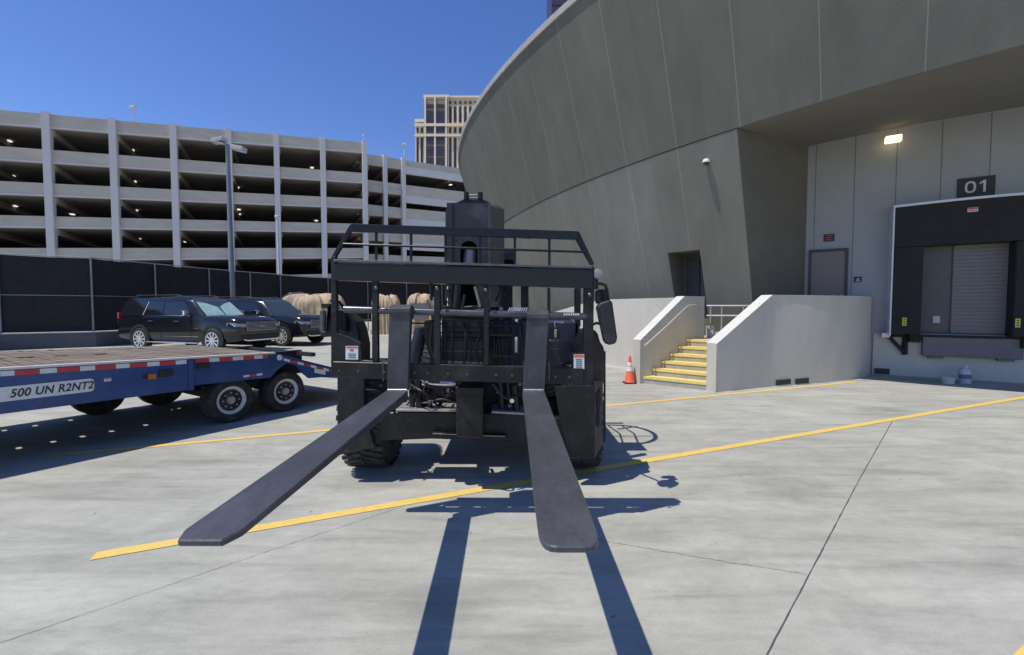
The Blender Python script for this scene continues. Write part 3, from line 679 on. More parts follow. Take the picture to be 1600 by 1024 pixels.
# shaft the forks hang from
MB().cyl(P(538, 483.5, YC + .05), P(916, 495, YC + .05), .026, n=14).build('fork_shaft', 'worn', cr, smooth=True)
mb = MB()
for k in range(9):
    a_ = P(794 + k * 3.4, 486.5, YC + .018); mb.bar(a_, a_ + Vector((.014, 0, .026)), .004, .005)
mb.build('shaft_markings', 'white', cr)
mb = MB()
for k in range(7):
    a_ = P(881 + k * 3.6, 491.5, YC + .018); mb.box(a_.x, a_.y, a_.z - .007, a_.x + .010, a_.y + .004, a_.z + .007)
mb.build('shaft_markings', 'white', cr)
# load backrest
bk = part('load_backrest', [(548, 349.5), (905, 361.5), (901, 375), (547, 362.5)], YC + .0, .03, 'blackgloss', th)
for pts in ([(517, 402), (523, 404), (552, 357), (547, 350)], [(929, 413), (923, 415), (898, 371), (905, 362)]):
    part('corner_bar', pts, YC + .032, .03, 'blackgloss', bk)
MB().cyl(P(536, 381.5, YC + .02), P(914, 394, YC + .02), .0085, n=8).build('mid_rail', 'black', bk)
for x in (587.5, 642, 696, 750.5, 804.5, 858.5):
    t = (x - 548) / 357; y0 = 361 + 12 * t; y1 = 407 + 12 * t
    part('picket', [(x - 1.9, y0), (x + 1.9, y0), (x + 1.9, y1), (x - 1.9, y1)], YC + .03, .014, 'black', bk, 0.001)
# decals
f = part('decal', [(540, 541), (559.5, 541), (559.5, 562), (540, 562)], YC + .026, .003, 'white', cr, 0)
part('print', [(541, 542), (558.5, 542), (558.5, 544), (541, 544)], YC + .0245, .001, 'red', f, 0)
part('print', [(546, 546), (553, 546), (552, 549), (547, 549)], YC + .0245, .001, 'red', f, 0)
for k in range(3): part('print', [(544, 552.5 + k * 2.8), (556, 552.5 + k * 2.8), (556, 553.9 + k * 2.8), (544, 553.9 + k * 2.8)], YC + .0245, .001, 'print', f, 0)
f = part('decal', [(896.5, 554), (913, 554), (913, 577), (896.5, 577)], YC + .024, .003, 'white', cr, 0)
part('print', [(897, 554.5), (912.5, 554.5), (912.5, 558.5), (897, 558.5)], YC + .0225, .001, 'orange', f, 0)
for k in range(5): part('print', [(900, 561 + k * 3), (909.5, 561 + k * 3), (909.5, 562.6 + k * 3), (900, 562.6 + k * 3)], YC + .0225, .001, 'print', f, 0)
# attachment bracket between carriage and boom head
part('quick_attach', [(690, 500), (755, 502), (753, 566), (690, 564)], 3.30, .22, 'black', th)
part('attach_panel', [(700, 556), (753, 558), (753, 571), (700, 569)], 3.40, .02, 'steel', th)
part('attach_bar', [(688, 538), (760, 540), (760, 543), (688, 541)], 3.39, .02, 'worn', th, 0)
for x, y0, y1 in ((698, 522, 537), (805.5, 527, 551), (806, 499, 503), (763, 538, 552)):
    part('label_strip', [(x - 1, y0), (x + (3 if x > 800 else 1), y0), (x + (3 if x > 800 else 1), y1), (x - 1, y1)], 3.385, .003, 'white', th, 0)
# ---- boom head box with arched opening
YB = 3.8
xl, xr_, ztop = P(698, 318, YB), P(766, 318, YB), P(700, 317, YB).z
zb_ = P(700, 480, YB).z
cx = P(732.5, 390, YB).x; az = P(732, 390, YB).z; ar = .073; N_ = 12
x0, x1 = xl.x, xr_.x
mb = MB()
mb.prism([(x0, YB, zb_), (cx - ar, YB, zb_), (cx - ar, YB, ztop), (x0, YB, ztop)], (0, .03, 0))
mb.prism([(cx + ar, YB, zb_), (x1, YB, zb_), (x1, YB, ztop), (cx + ar, YB, ztop)], (0, .03, 0))
arc = [(cx + ar * math.cos(math.pi * k / N_), YB, az + ar * math.sin(math.pi * k / N_)) for k in range(N_ + 1)]
for k in range(N_):
    p, q = arc[k], arc[k + 1]; mb.prism([p, q, (q[0], YB, ztop), (p[0], YB, ztop)], (0, .03, 0))
head = mb.build('boom_head', 'boom', th)
xb = P(788, 322, 4.55).x; zb2 = P(788, 323, 4.55).z
mb = MB()   # flaring shell behind the front plate
r1 = [(x0, YB + .031, zb_), (x1, YB + .031, zb_), (x1, YB + .031, ztop - .02), (x1 - .03, YB + .031, ztop), (x0 + .03, YB + .031, ztop), (x0, YB + .031, ztop - .02)]
xc = x0 - .06
r2 = [(xc, 4.55, zb_), (xb, 4.55, zb_), (xb, 4.55, zb2 - .03), (xb - .04, 4.55, zb2), (xc + .04, 4.55, zb2), (xc, 4.55, zb2 - .03)]
mb.rings([r1, r2], cap=False); mb.add(r2, [(0, 1, 2, 3, 4, 5)]); mb.build('shell', 'boom', head)
part('edge_trim', [(696, 330), (703, 317), (707, 317), (706, 470), (696, 470)], YB - .012, .01, 'boom', head, .002)
part('edge_trim', [(762, 317), (767, 319), (767, 470), (764, 470)], YB - .010, .008, 'fork', head, .002)
MB().cyl((cx - .01, YB + .10, az - .22), (cx + .004, YB + .10, az + .005), .068, .055, 20).build('extend_cylinder', 'steel', head, smooth=True)
MB().cyl((cx + .004, YB + .10, az + .006), (cx + .004, YB + .10, az + .014), .057, .05, 20).build('cylinder_lip', 'chrome', head, smooth=True)
MB().box(cx - .16, YB + .25, zb_ + .01, cx + .16, YB + .27, ztop - .03).build('inner_plate', 'seal', head)
# top knuckle
part('knuckle_wedge', [(712, 317), (724, 311.5), (754, 311.5), (766, 317)], 4.0, .3, 'black', head)
for x in (728.6, 750.5): MB().cyl(P(x, 301, 4.0), P(x, 312, 4.0), .022, n=10).build('roller', 'black', head, smooth=True)
for y in (305.5, 309.5): MB().cyl(P(729, y, 4.03), P(750, y, 4.03), .008, n=6).build('pin', 'steel', head)
# boom running back
MB().prism([(-.60, 4.6, 1.62), (-.14, 4.6, 1.62), (-.14, 4.6, 2.30), (-.60, 4.6, 2.30)], (0, 3.6, -.35)).build('boom', 'black', th, bevel=.01)
part('gooseneck', [(690, 478), (762, 478), (760, 560), (692, 560)], 3.62, .5, 'black', th)
# clutter of the boom foot seen through the carriage
for k, (a_, b_, r_) in enumerate([((700, 452), (706, 480), .02), ((716, 446), (712, 482), .026), ((726, 460), (722, 486), .014), ((742, 448), (750, 480), .012), ((704, 482), (738, 480), .012), ((738, 486), (758, 484), .010)]):
    MB().cyl(P(*a_, 3.6), P(*b_, 3.6), r_, n=8).build('hydraulic_line', 'steel' if k == 3 else 'hose', th, smooth=True)
MB().cyl(P(700, 448, 3.66), P(700, 480, 3.66), .006, n=6).build('hydraulic_line', 'chrome', th)
MB().cyl(P(673, 446, 3.5), P(674, 470, 3.5), .012, n=8).build('hydraulic_line', 'hose', th)
def hose(pts, r=.010, m='hose'): 
    q = [Vector(p) for p in pts]; out = []
    for i in range(len(q) - 1):
        p0, p1, p2, p3 = q[max(i - 1, 0)], q[i], q[i + 1], q[min(i + 2, len(q) - 1)]
        for k in range(6):
            t = k / 6; out.append(0.5 * ((2 * p1) + (p2 - p0) * t + (2 * p0 - 5 * p1 + 4 * p2 - p3) * t * t + (-p0 + 3 * p1 - 3 * p2 + p3) * t ** 3))
    out.append(q[-1]); MB().tube(out, r, 7).build('hose', m, th, smooth=True)
hose([P(640, 600, 4.0), P(660, 612, 3.9), P(680, 622, 4.0), P(705, 612, 4.1)])
hose([P(636, 622, 4.1), P(662, 630, 4.0), P(690, 624, 4.0), P(712, 630, 4.0)])
hose([P(655, 590, 3.9), P(668, 602, 3.85), P(690, 606, 3.9), P(712, 604, 3.95)], .013)
hose([P(775, 470, 4.0), P(783, 450, 4.0), P(778, 436, 4.2)], .010); hose([P(781, 476, 4.0), P(790, 455, 4.0), P(783, 440, 4.2)], .009)
hose([P(770, 600, 3.8), P(790, 622, 3.8), P(812, 616, 3.9)], .012)
hose([P(668, 470, 3.6), P(676, 500, 3.5), P(672, 540, 3.6), P(684, 566, 3.7)], .011)
# tilt cylinder, navy, left of centre
a_, b_ = P(658, 514, 3.75), P(645, 572, 3.75)
MB().cyl(a_, b_, .055, n=16).build('tilt_cylinder', 'navy', th, smooth=True)
MB().cyl(a_ + Vector((0, 0, .005)), a_ + Vector((.002, 0, .02)), .057, n=16).build('cylinder_cap', 'worn', th)
part('linkage_plate', [(664, 500), (686, 498), (686, 600), (668, 598), (672, 560), (660, 520)], 3.7, .04, 'black', th)
for x, y in ((668, 521), (672, 532)): MB().lathe(P(x, y, 3.68), (0, -1, 0), [(0, .012), (.02, .012)], 8).build('fitting', 'chrome', th)
# denser working parts behind the carriage
for k, (xa, xb_, yy, m_) in enumerate([(690, 756, 512, 'hose'), (690, 756, 520, 'black'), (692, 754, 529, 'black'), (692, 754, 548, 'worn'), (762, 818, 508, 'black'), (762, 800, 522, 'black'), (640, 690, 505, 'black'), (772, 815, 556, 'hose')]):
    MB().cyl(P(xa, yy, 3.29), P(xb_, yy + 1.2, 3.29), .006 + .004 * (k % 3), n=8).build('cross_rod', m_, th, smooth=True)
for k in range(5):
    x_ = 697 + k * 13 + random.uniform(-3, 3); hose([P(x_, 503, 3.27), P(x_ + random.uniform(-4, 4), 520, 3.24), P(x_ + random.uniform(-6, 6), 545, 3.26), P(x_ + random.uniform(-3, 3), 568, 3.28)], .0055 + .002 * (k % 3))
for k in range(7):
    x_ = 765 + k * 8; hose([P(x_, 500, 4.2), P(x_ + random.uniform(-8, 8), 530, 4.1), P(x_ + random.uniform(-8, 8), 570, 4.15), P(x_, 600, 4.25)], .010, 'hose')
for k in range(8):
    x_ = 626 + k * 11; hose([P(x_, 596, 4.15), P(x_ + random.uniform(-14, 14), 612, 4.0), P(x_ + random.uniform(-16, 16), 626, 4.05), P(x_ + random.uniform(-20, 20), 641, 4.2)], random.choice((.008, .012, .016)), random.choice(('hose', 'black', 'hose')))
for x_, y_ in ((640, 606), (672, 628), (701, 610), (778, 612), (796, 634), (770, 590), (812, 600)):
    MB().lathe(P(x_, y_, 4.0), (0, -1, 0), [(0, .022), (.02, .022), (.026, .012)], 6).build('fitting', 'worn', th)
for x_ in (530, 560, 600, 648, 668, 700, 730, 775, 800, 868, 890):     # bolt heads along the lower beam
    t_ = (x_ - 520) / 392; MB().lathe(P(x_, 579 + 11 * t_, YC + .02), (0, -1, 0), [(0, .009), (.006, .009)], 6).build('bolt_head', 'worn', cr)
for x_ in (600, 820):
    for dx_ in (-1.5, 38): MB().bar(P(x_ + dx_, 566, YC + .018), P(x_ + dx_, 596, YC + .018), .006, .006).build('weld_bead', 'worn', cr)
# ---- chassis
ch = part('chassis_crossmember', [(543, 700), (600, 646), (618, 644), (711, 645), (754, 646), (820, 649), (888, 655), (890, 716), (860, 708), (819, 692), (745, 688), (672, 686), (600, 689), (565, 692)], 3.98, .12, 'black', th, .006)
part('tie_plate', [(676, 677.5), (791, 682), (792, 690), (676, 686)], 3.90, .10, 'black', ch)
part('plate_edge_highlight', [(676, 677.3), (790, 681.8), (790, 682.8), (676, 678.3)], 3.895, .01, 'steel', ch, 0)  # pale strip painting a highlight along the tie plate's top edge
part('tread_plate', [(618, 640), (712, 641.5), (712, 644), (618, 643)], 3.94, .30, 'steel', ch, .001)
part('tread_plate', [(768, 642.5), (820, 645.5), (820, 649), (768, 646)], 3.94, .30, 'steel', ch, .001)
part('winch_box', [(712.5, 606), (754, 607), (754, 686), (712.5, 684)], 3.72, .36, 'black', ch, .012)
part('winch_lid', [(711.5, 605), (755, 606), (755, 619), (711.5, 618)], 3.715, .38, 'black', ch, .006)
MB().cyl(P(660, 599, 4.0), P(712, 600, 4.0), .022, n=12).build('stabiliser_rod', 'chrome', ch, smooth=True)
MB().box(-.95, 4.35, .50, .22, 8.0, .88).build('chassis_frame', 'black', th, bevel=.01)
MB().box(-.72, 4.2, .86, -.02, 8.2, 1.30).build('engine_deck', 'black', th, bevel=.01)
MB().cyl((-1.3, 4.5, .56), (.55, 4.5, .56), .12, n=14).build('front_axle', 'black', th, smooth=True)
MB().cyl((-1.3, 7.35, .56), (.55, 7.35, .56), .11, n=14).build('rear_axle', 'black', th, smooth=True)
for k, x in enumerate((641, 652, 668, 780, 792, 803)):
    MB().cyl(P(x, 586 + 3 * k, 4.05), P(x + 4, 640, 4.05), .025 + .008 * (k % 2), n=8).build('underbody_part', 'hose' if k % 2 else 'black', th)
MB().lathe(P(800, 626, 3.9), (0, -1, 0), [(0, .02), (.02, .02)], 8).build('fitting', 'chrome', th)
# ---- wheels
def wheel(x, y, w_, r_, side):
    prof = [(-w_ / 2 + .05, r_ * .55), (-w_ / 2, r_ * .62), (-w_ / 2, r_ * .90), (-w_ / 2 + .05, r_ * .985), (0, r_ - .012), (w_ / 2 - .05, r_ * .985), (w_ / 2, r_ * .90), (w_ / 2, r_ * .62), (w_ / 2 - .05, r_ * .55)]
    mb = MB(); mb.lathe((x, y, r_), (1, 0, 0), prof, 48)
    nl = 38
    for k in range(nl):        # tread lugs
        for sgn in (-1, 1):
            t = 2 * math.pi * (k + (.5 if sgn > 0 else 0)) / nl; c = Vector((x + sgn * w_ * .25, y + math.cos(t) * (r_ - .003), r_ + math.sin(t) * (r_ - .003)))
            rd = Vector((0, math.cos(t), math.sin(t))); tn = Vector((0, -math.sin(t), math.cos(t)))
            mb.obox(c, Vector((w_ * .235, 0, 0)) + tn * .03 * sgn, tn * .024, rd * .009)
    t_ = mb.build('wheel', 'rubber', th, smooth=True)
    MB().lathe((x, y, r_), (side, 0, 0), [(w_ / 2 - .10, r_ * .50), (w_ / 2 - .02, r_ * .56), (w_ / 2 - .02, r_ * .50), (w_ / 2 - .09, r_ * .42), (w_ / 2 - .09, .06), (w_ / 2 - .03, .09), (w_ / 2 - .03, .01)], 32).build('rim', 'black', t_, smooth=True)
for yy in (4.5, 7.35): wheel(-1.385, yy, .39, .53, -1); wheel(.655, yy, .36, .53, 1)
# ---- front covers and mudguards
mg = part('front_cover', [(527, 540), (569, 540), (569, 640), (585, 700), (545, 706), (527, 697)], 3.92, .05, 'black', th)
part('front_cover', [(866, 604), (928, 602), (929, 718), (890, 716), (876, 660)], 3.86, .05, 'black', th)
sidec = MB()
q0 = [P(928.5, 596, 3.862), P(929, 718, 3.862)]; q1 = [P(942.5, 596, 3.97), P(942.5, 694, 3.97)]
sidec.prism([q0[0], q0[1], q1[1], q1[0]], (-.004, .03, 0)); sf = sidec.build('side_cover', 'boom', th, bevel=.004)  # lighter material stands in for light falling on this panel
def onside(x, y): 
    t = (x - 928.5) / 14.5; return P(x, y, 3.862 + .108 * t)
for pts in ([(931, 617), (938, 606), (938, 632), (934, 656)], [(931.5, 648), (936, 643), (937, 655), (936, 667), (932, 664)]):
    MB().prism([onside(x, y) + Vector((.001, -.002, 0)) for x, y in pts], (.002, -.003, 0)).build('cover_slot', 'seal', sf)
part('mudguard', [(518, 475), (536, 480), (548, 495), (556, 503), (561, 515), (566, 540), (566, 575), (518, 575)], 4.02, .25, 'black', th, .02)
part('mudguard', [(905, 540), (912, 517), (926, 514), (934, 519), (938, 534), (945, 545), (945, 602), (905, 602)], 3.98, .35, 'black', th, .02)
MB().prism([P(943, 549, 4.1), P(943, 690, 4.1), P(943, 680, 4.3), P(943, 549, 4.3)], (.02, 0, 0)).build('mudguard_edge', 'black', th)
# ---- cab (machine's left side, seen at the right)
cab = part('cab', [(767, 500), (905, 502), (905, 600), (766, 598)], 4.35, 1.35, 'navy', th, .02)
part('cab_panel', [(782, 559), (807, 559.5), (807, 572), (782, 572)], 4.30, .03, 'blue', cab, .004)
part('cab_panel', [(776, 532), (800, 532), (800, 548), (776, 548)], 4.31, .03, 'navy', cab, .004)
for (x0_, x1_, y0_, y1_, Y_) in ((787, 801, 430, 502, 4.6), (814, 826, 430, 500, 4.7), (898.5, 906, 430, 536, 4.35), (766, 774, 462, 500, 5.2)):
    part('cab_post', [(x0_, y0_), (x1_, y0_), (x1_, y1_), (x0_, y1_)], Y_, .07, 'black' if x0_ != 766 else 'leveler', cab)
part('cab_roof', [(786, 424), (907, 424), (907, 431), (786, 431)], 4.5, .3, 'black', cab)
part('cab_roof_rear', [(800, 430), (886, 430), (886, 437), (800, 437)], 5.65, .06, 'black', cab)
# curved overhead guard: ring and bars
def cage():
    z = 1.97; ring = []
    for k in range(41):
        t = k / 40
        ring.append(None)
    pts = [(-.05, 4.72)]
    for k in range(13):
        an = -math.pi / 2 + math.pi * k / 12; pts.append((.55 + .40 * math.cos(an), 5.15 + .42 * math.sin(an)))
    pts.append((-.05, 5.60)); mb = MB()
    mb.tube([(x, y, z) for x, y in pts], .028, 8)
    for x in (.10, .28, .46, .64): 
        h_ = .42 if x < .55 else .42 * math.sqrt(max(0, 1 - ((x - .55) / .4) ** 2)); mb.tube([(x, 5.15 - h_, z), (x + .05, 5.15, z + .03), (x, 5.15 + h_, z)], .014, 6)
    mb.tube([(-.05, 5.05, z + .01), (.93, 5.05, z + .01)], .014, 6)
    for y in (5.2, 5.28, 5.36, 5.44): mb.tube([(-.05, y, z + .01), (.46, y, z + .01)], .006, 5)
    for x, y in ((-.02, 4.75), (.82, 5.50), (-.02, 5.58)): mb.tube([(x, y, z), (x, y, 1.35)], .025, 6)
    return mb
cage().build('overhead_guard', 'black', cab, smooth=True)
MB().tube([P(868, 512, 4.3), P(866, 503, 4.3), P(880, 504, 4.3)], .012, 6).build('grab_handle', 'chrome', cab)
for y in (531, 544): part('step_rung', [(858, y), (873, y), (873, y + 2), (858, y + 2)], 4.2, .04, 'chrome', cab, 0)
for k in range(3): part('control_part', [(862 + 4 * k, 512 + 3 * k), (866 + 4 * k, 512 + 3 * k), (867 + 4 * k, 528), (861 + 4 * k, 528)], 4.28, .04, 'steel' if k == 1 else 'black', cab)
# round air cleaner behind the head
c = P(790, 404, 4.9)
MB().lathe(c, (1, 0, 0), [(-.13, .05), (-.12, .085), (.07, .09), (.10, .075), (.11, .03)], 20).build('air_cleaner', 'blackgloss', th, smooth=True)
MB().cyl(c + Vector((0, 0, -.05)), (c.x, c.y, 1.3), .03, n=8).build('air_pipe', 'black', th)
# ---- mirrors and lamps
ml = part('mirror', [(933.5, 480), (939, 473), (953, 469), (957, 471), (965, 528), (963, 537), (950, 540), (945, 533)], 3.62, .10, 'boom', th, .012)
MB().tube([P(926, 444, 3.5), P(939, 443.5, 3.55), P(946, 446, 3.6), P(949, 455, 3.64), P(950, 475, 3.66)], .012, 8).build('mirror_arm', 'black', ml, smooth=True)
MB().tube([P(915, 512, 3.9), P(932, 505, 3.75), P(942, 507, 3.68)], .012, 8).build('mirror_arm', 'black', ml, smooth=True)
part('mirror', [(931, 456), (936, 452.5), (949, 452), (954, 470), (940, 475), (932, 475)], 3.75, .05, 'blackgloss', th, .008)
c = P(933.5, 429, 3.7)
MB().lathe(c, (0, -1, 0), [(-.05, .02), (-.03, .034), (.02, .042), (.03, .038), (.035, .015)], 18).build('work_lamp', 'steel', th, smooth=True)
MB().box(c.x - .01, 3.72, c.z - .12, c.x + .01, 3.78, c.z).build('lamp_bracket', 'black', th)
# left lamp column
MB().cyl(P(505, 486, 3.75), P(504.5, 518, 3.75), .026, n=12).build('work_lamp', 'worn', th, smooth=True)
part('lamp_bracket', [(502, 474), (519, 474), (521, 480), (512, 482), (520, 526), (500, 526), (501, 519), (510, 518), (511, 482), (502, 481)], 3.78, .05, 'black', th, .003)
MB().tube([P(517, 470, 3.7), P(530, 472, 3.8), P(540, 484, 3.95), P(542, 500, 4.05)], .012, 8).build('mirror_arm', 'black', th, smooth=True)
part('mirror', [(519, 482), (538, 484), (541, 500), (541, 520), (519, 515)], 3.95, .06, 'blackgloss', th, .01)
MB().cyl(P(543, 512, 4.3), P(560, 514, 4.3), .02, n=8).build('mirror_arm', 'black', th)
# side lamp bar reaching out at carriage height (casts the long shadow at right)
# ================================================================== TRAILER (local: x along the deck, y towards its far side)
TP = Vector((-4.876, 4.266, 0)); TR = math.atan2(.846, .533)
tr = thing('flatbed_trailer', 'blue flatbed trailer with plank deck and red and white reflective tape', 'trailer', TP, TR, local=True)
W_ = 2.6; XF = -6.0; XT = 2.66
def dz(x): return .997 - .027 * x if x < XT else .925 - (x - XT) * .33
holes = {2.41: [-.05, .23, .58, .92, -.33, -.61], 1.19: [-.14, .14, .40, .68, 1.04, -.42, -.70, -.98], 2.0: [1.66, 1.74]}
dmb = MB()
rows = sorted(holes); edges = [.07]; 
yb = .07
def slab(x0, x1, y0, y1, t=.05):
    dmb.add([(x0, y0, dz(x0) - t), (x1, y0, dz(x1) - t), (x1, y1, dz(x1) - t), (x0, y1, dz(x0) - t), (x0, y0, dz(x0)), (x1, y0, dz(x1)), (x1, y1, dz(x1)), (x0, y1, dz(x0))],
            [(0, 3, 2, 1), (4, 5, 6, 7), (0, 1, 5, 4), (1, 2, 6, 5), (2, 3, 7, 6), (3, 0, 4, 7)])
for r_ in rows:
    slab(XF, XT, yb, r_ - .05); xs = sorted(holes[r_]); x = XF
    for h_ in xs:
        slab(x, h_ - .032, r_ - .05, r_ + .05); x = h_ + .032
    slab(x, XT, r_ - .05, r_ + .05); yb = r_ + .05
slab(XF, XT, yb, W_ - .05)
deck = dmb.build('deck', 'deck', tr)
mb = MB()    # proud planks with gaps across deck, leaving the stake holes clear
x = XF + .02
while x < XT - .2:
    segs = []; y = .09
    stops = sorted([(r_, h_) for r_ in rows for h_ in holes[r_] if x - .035 < h_ < x + .10])
    for r_, h_ in stops:
        segs.append((y, r_ - .055)); y = r_ + .055
    segs.append((y, W_ - .07))
    for y0, y1 in segs:
        t = random.uniform(.004, .012); mb.add([(x, y0, dz(x) + .002), (x + .064, y0, dz(x + .064) + .002), (x + .064, y1, dz(x + .064) + .002), (x, y1, dz(x) + .002), (x, y0, dz(x) + t), (x + .064, y0, dz(x + .064) + t), (x + .064, y1, dz(x + .064) + t), (x, y1, dz(x) + t)],
            [(0, 3, 2, 1), (4, 5, 6, 7), (0, 1, 5, 4), (1, 2, 6, 5), (2, 3, 7, 6), (3, 0, 4, 7)])
    x += .074
mb.build('planks', 'deck', deck)
# side beams
def side(y0, y1):
    mb = MB()
    mb.prism([(XF, y0, .60), (1.56, y0, .546), (1.56, y0, dz(1.56) - .02), (XF, y0, dz(XF) - .02)], (0, y1 - y0, 0))
    mb.prism([(1.562, y0 + .03, .593), (2.60, y0 + .03, .56), (2.72, y0 + .03, .67), (2.85, y0 + .03, .745), (3.0, y0 + .03, .70), (3.12, y0 + .03, .56), (3.22, y0 + .03, .47), (3.42, y0 + .03, .46), (4.3, y0 + .03, .30), (4.3, y0 + .03, dz(4.3)), (XT, y0 + .03, dz(XT) - .01), (1.562, y0 + .03, dz(1.562) - .02)], (0, y1 - y0 - .04, 0))
    return mb
side(0, .09).build('side_beam', 'tblue', tr, bevel=.004)
side(W_ - .09, W_).build('side_beam', 'tblue', tr, bevel=.004)
mb = MB(); mb.prism([(XF, -.01, dz(XF) - .018), (XF, -.01, dz(XF) + .006), (XT, -.01, dz(XT) + .006), (XT, -.01, dz(XT) - .018)], (0, .07, 0)); mb.build('deck_edge', 'garage_col', tr)
mb = MB(); mb.box(1.545, -.02, .545, 1.60, .0, .93); mb.build('beam_joint', 'tblue', tr)
mb = MB()
mb.add([(XT, .1, dz(XT)), (4.3, .1, dz(4.3)), (4.3, W_ - .1, dz(4.3)), (XT, W_ - .1, dz(XT)), (XT, .1, dz(XT) - .06), (4.3, .1, dz(4.3) - .06), (4.3, W_ - .1, dz(4.3) - .06), (XT, W_ - .1, dz(XT) - .06)], [(0, 1, 2, 3), (7, 6, 5, 4), (0, 4, 5, 1), (1, 5, 6, 2), (2, 6, 7, 3), (3, 7, 4, 0)])
mb.build('rear_ramp', 'deck', tr)
MB().box(XF, .5, .5, 3.4, .62, .88).build('main_rail', 'tdark', tr); MB().box(XF, W_ - .62, .5, 3.4, W_ - .5, .88).build('main_rail', 'tdark', tr)
mb = MB()
for k in range(16): mb.box(XF + .3 + k * .6, .1, .80, XF + .38 + k * .6, W_ - .1, .86) if all(abs(XF + .34 + k * .6 - h_) > .11 for r_ in rows for h_ in holes[r_]) else None
mb.build('cross_members', 'tdark', tr)
# reflective tape along the side
x = 1.50; k = 0
def tape(x0, x1, red, f=dz, y=-.004, off=.027, hh=.05):
    MB().prism([(x0, y, f(x0) - off), (x1, y, f(x1) - off), (x1, y, f(x1) - off - hh), (x0, y, f(x0) - off - hh)], (0, -.002, 0)).build('reflective_tape', 'tapered' if red else 'tapewhite', tr)
for px in [(0, 22, 0), (22, 62, 1), (62, 89, 0), (89, 125, 1), (125, 148.5, 0), (148.5, 181, 1), (181, 202.5, 0), (202.5, 230, 1), (230, 249.5, 0), (249.5, 274.5, 1), (274.5, 291.5, 0)]:
    sa, _ = PL(px[0], 584, TP, (.533, .846)); sb, _ = PL(px[1], 575, TP, (.533, .846)); tape(sa, sb, px[2])
for i in range(10): tape(-.02 - .16 * (i + 1), -.02 - .16 * i - .0, i % 2)
for px in [(307, 328, 1), (328, 344, 0), (344, 365, 1), (365, 381.5, 0), (381.5, 398.5, 1), (398.5, 412, 0), (412, 420, 1)]:
    sa, _ = PL(px[0], 564, TP, (.533, .846)); sb, _ = PL(px[1], 558, TP, (.533, .846)); tape(sa, sb, px[2], y=.022)
for i in range(8): tape(2.80 + i * .11, 2.90 + i * .11, i % 2, y=.022, off=.05, hh=.04)
for i in range(3): MB().prism([(2.22 + i * .09, .022, .645), (2.30 + i * .09, .022, .645), (2.30 + i * .09, .022, .615), (2.22 + i * .09, .022, .615)], (0, -.003, 0)).build('reflective_tape', 'tapered' if i == 1 else 'tapewhite', tr)
MB().lathe((2.74, .024, .84), (0, -1, 0), [(0, .04), (.008, .04)], 18).build('side_marker', 'tapewhite', tr)
MB().prism([(3.30, .024, .62), (3.50, .024, .56), (3.50, .024, .49), (3.30, .024, .55)], (0, -.004, 0)).build('licence_label', 'tapewhite', tr)
# lettered plate
pp = []
x0, x1, z0, z1 = -2.2, .655, .675, .815
for cx_, cz_, a0 in ((x1 - .035, z0 + .035, -90), (x1 - .035, z1 - .035, 0)):
    for k in range(5): pp.append((cx_ + .035 * math.cos(rad(a0 + 22.5 * k)), -.003, cz_ + .035 * math.sin(rad(a0 + 22.5 * k))))
pp += [(x0, -.003, z1), (x0, -.003, z0)]
plate = MB().prism(pp, (0, -.004, 0)).build('name_plate', 'tapewhite', tr)
text_mesh('lettering', '500 UN R2NT2', .112, 'plate_txt', plate, (.035, -.009, .742), (1, 0, 0.0), (0, 0, 1), .001, shear=.25, align='LEFT', wscale=.80, bold=.0025)
MB().box(1.13, -.03, .735, 1.21, -.001, .80).build('side_lamp', 'amber', tr, bevel=.005)
MB().box(1.24, -.03, .75, 1.38, -.001, .83).build('lamp_box', 'tdark', tr, bevel=.005)
MB().box(1.09, -.02, .75, 1.125, -.001, .79).build('lamp_box', 'tdark', tr)
f = MB().box(.74, -.004, .765, .80, -.001, .80).build('label', 'tapewhite', tr); MB().box(.745, -.006, .785, .795, -.0045, .795).build('print', 'red', f)
MB().box(1.66, -.0, .80, 1.80, .028, .86).build('bracket', 'tdark', tr)
def twheel(x, y, r_, w_, s, par):
    mb = MB(); mb.lathe((x, y, r_), (0, s, 0), [(0, r_ * .55), (0, r_ * .93), (.03, r_), (w_ - .03, r_), (w_, r_ * .93), (w_, r_ * .62), (w_ - .03, r_ * .58)], 36)
    t_ = mb.build('wheel', 'rubber', par, smooth=True)
    MB().lathe((x, y, r_), (0, s, 0), [(w_ - .05, r_ * .60), (w_ - .003, r_ * .67), (w_ - .003, r_ * .60), (w_ - .035, r_ * .46), (w_ - .04, r_ * .43)], 28).build('rim', 'rim_t', t_, smooth=True)
    hb = MB(); hb.lathe((x, y, r_), (0, s, 0), [(w_ - .12, r_ * .44), (w_ - .036, r_ * .44), (w_ - .036, r_ * .2), (w_ + .0, r_ * .15), (w_ + .0, .01)], 20)
    for k in range(8):
        t = 2 * math.pi * k / 8; hb.cyl((x + math.cos(t) * r_ * .33, y + s * (w_ - .05), r_ + math.sin(t) * r_ * .33), (x + math.cos(t) * r_ * .33, y + s * (w_ - .01), r_ + math.sin(t) * r_ * .33), .012, n=6)
    hb.build('hub', 'steel', t_)
for x in (2.08, 2.86):
    twheel(x + .02, .34, .31, .24, -1, tr)
for x in (1.30, 2.08, 2.86): twheel(x, W_ - .38, .315, .24, 1, tr)
for x in (2.08, 2.86): MB().cyl((x, .3, .335), (x, W_ - .3, .335), .06, n=10).build('axle', 'tdark', tr)
MB().box(1.9, .35, .40, 3.1, .5, .5).build('spring_hanger', 'tdark', tr)

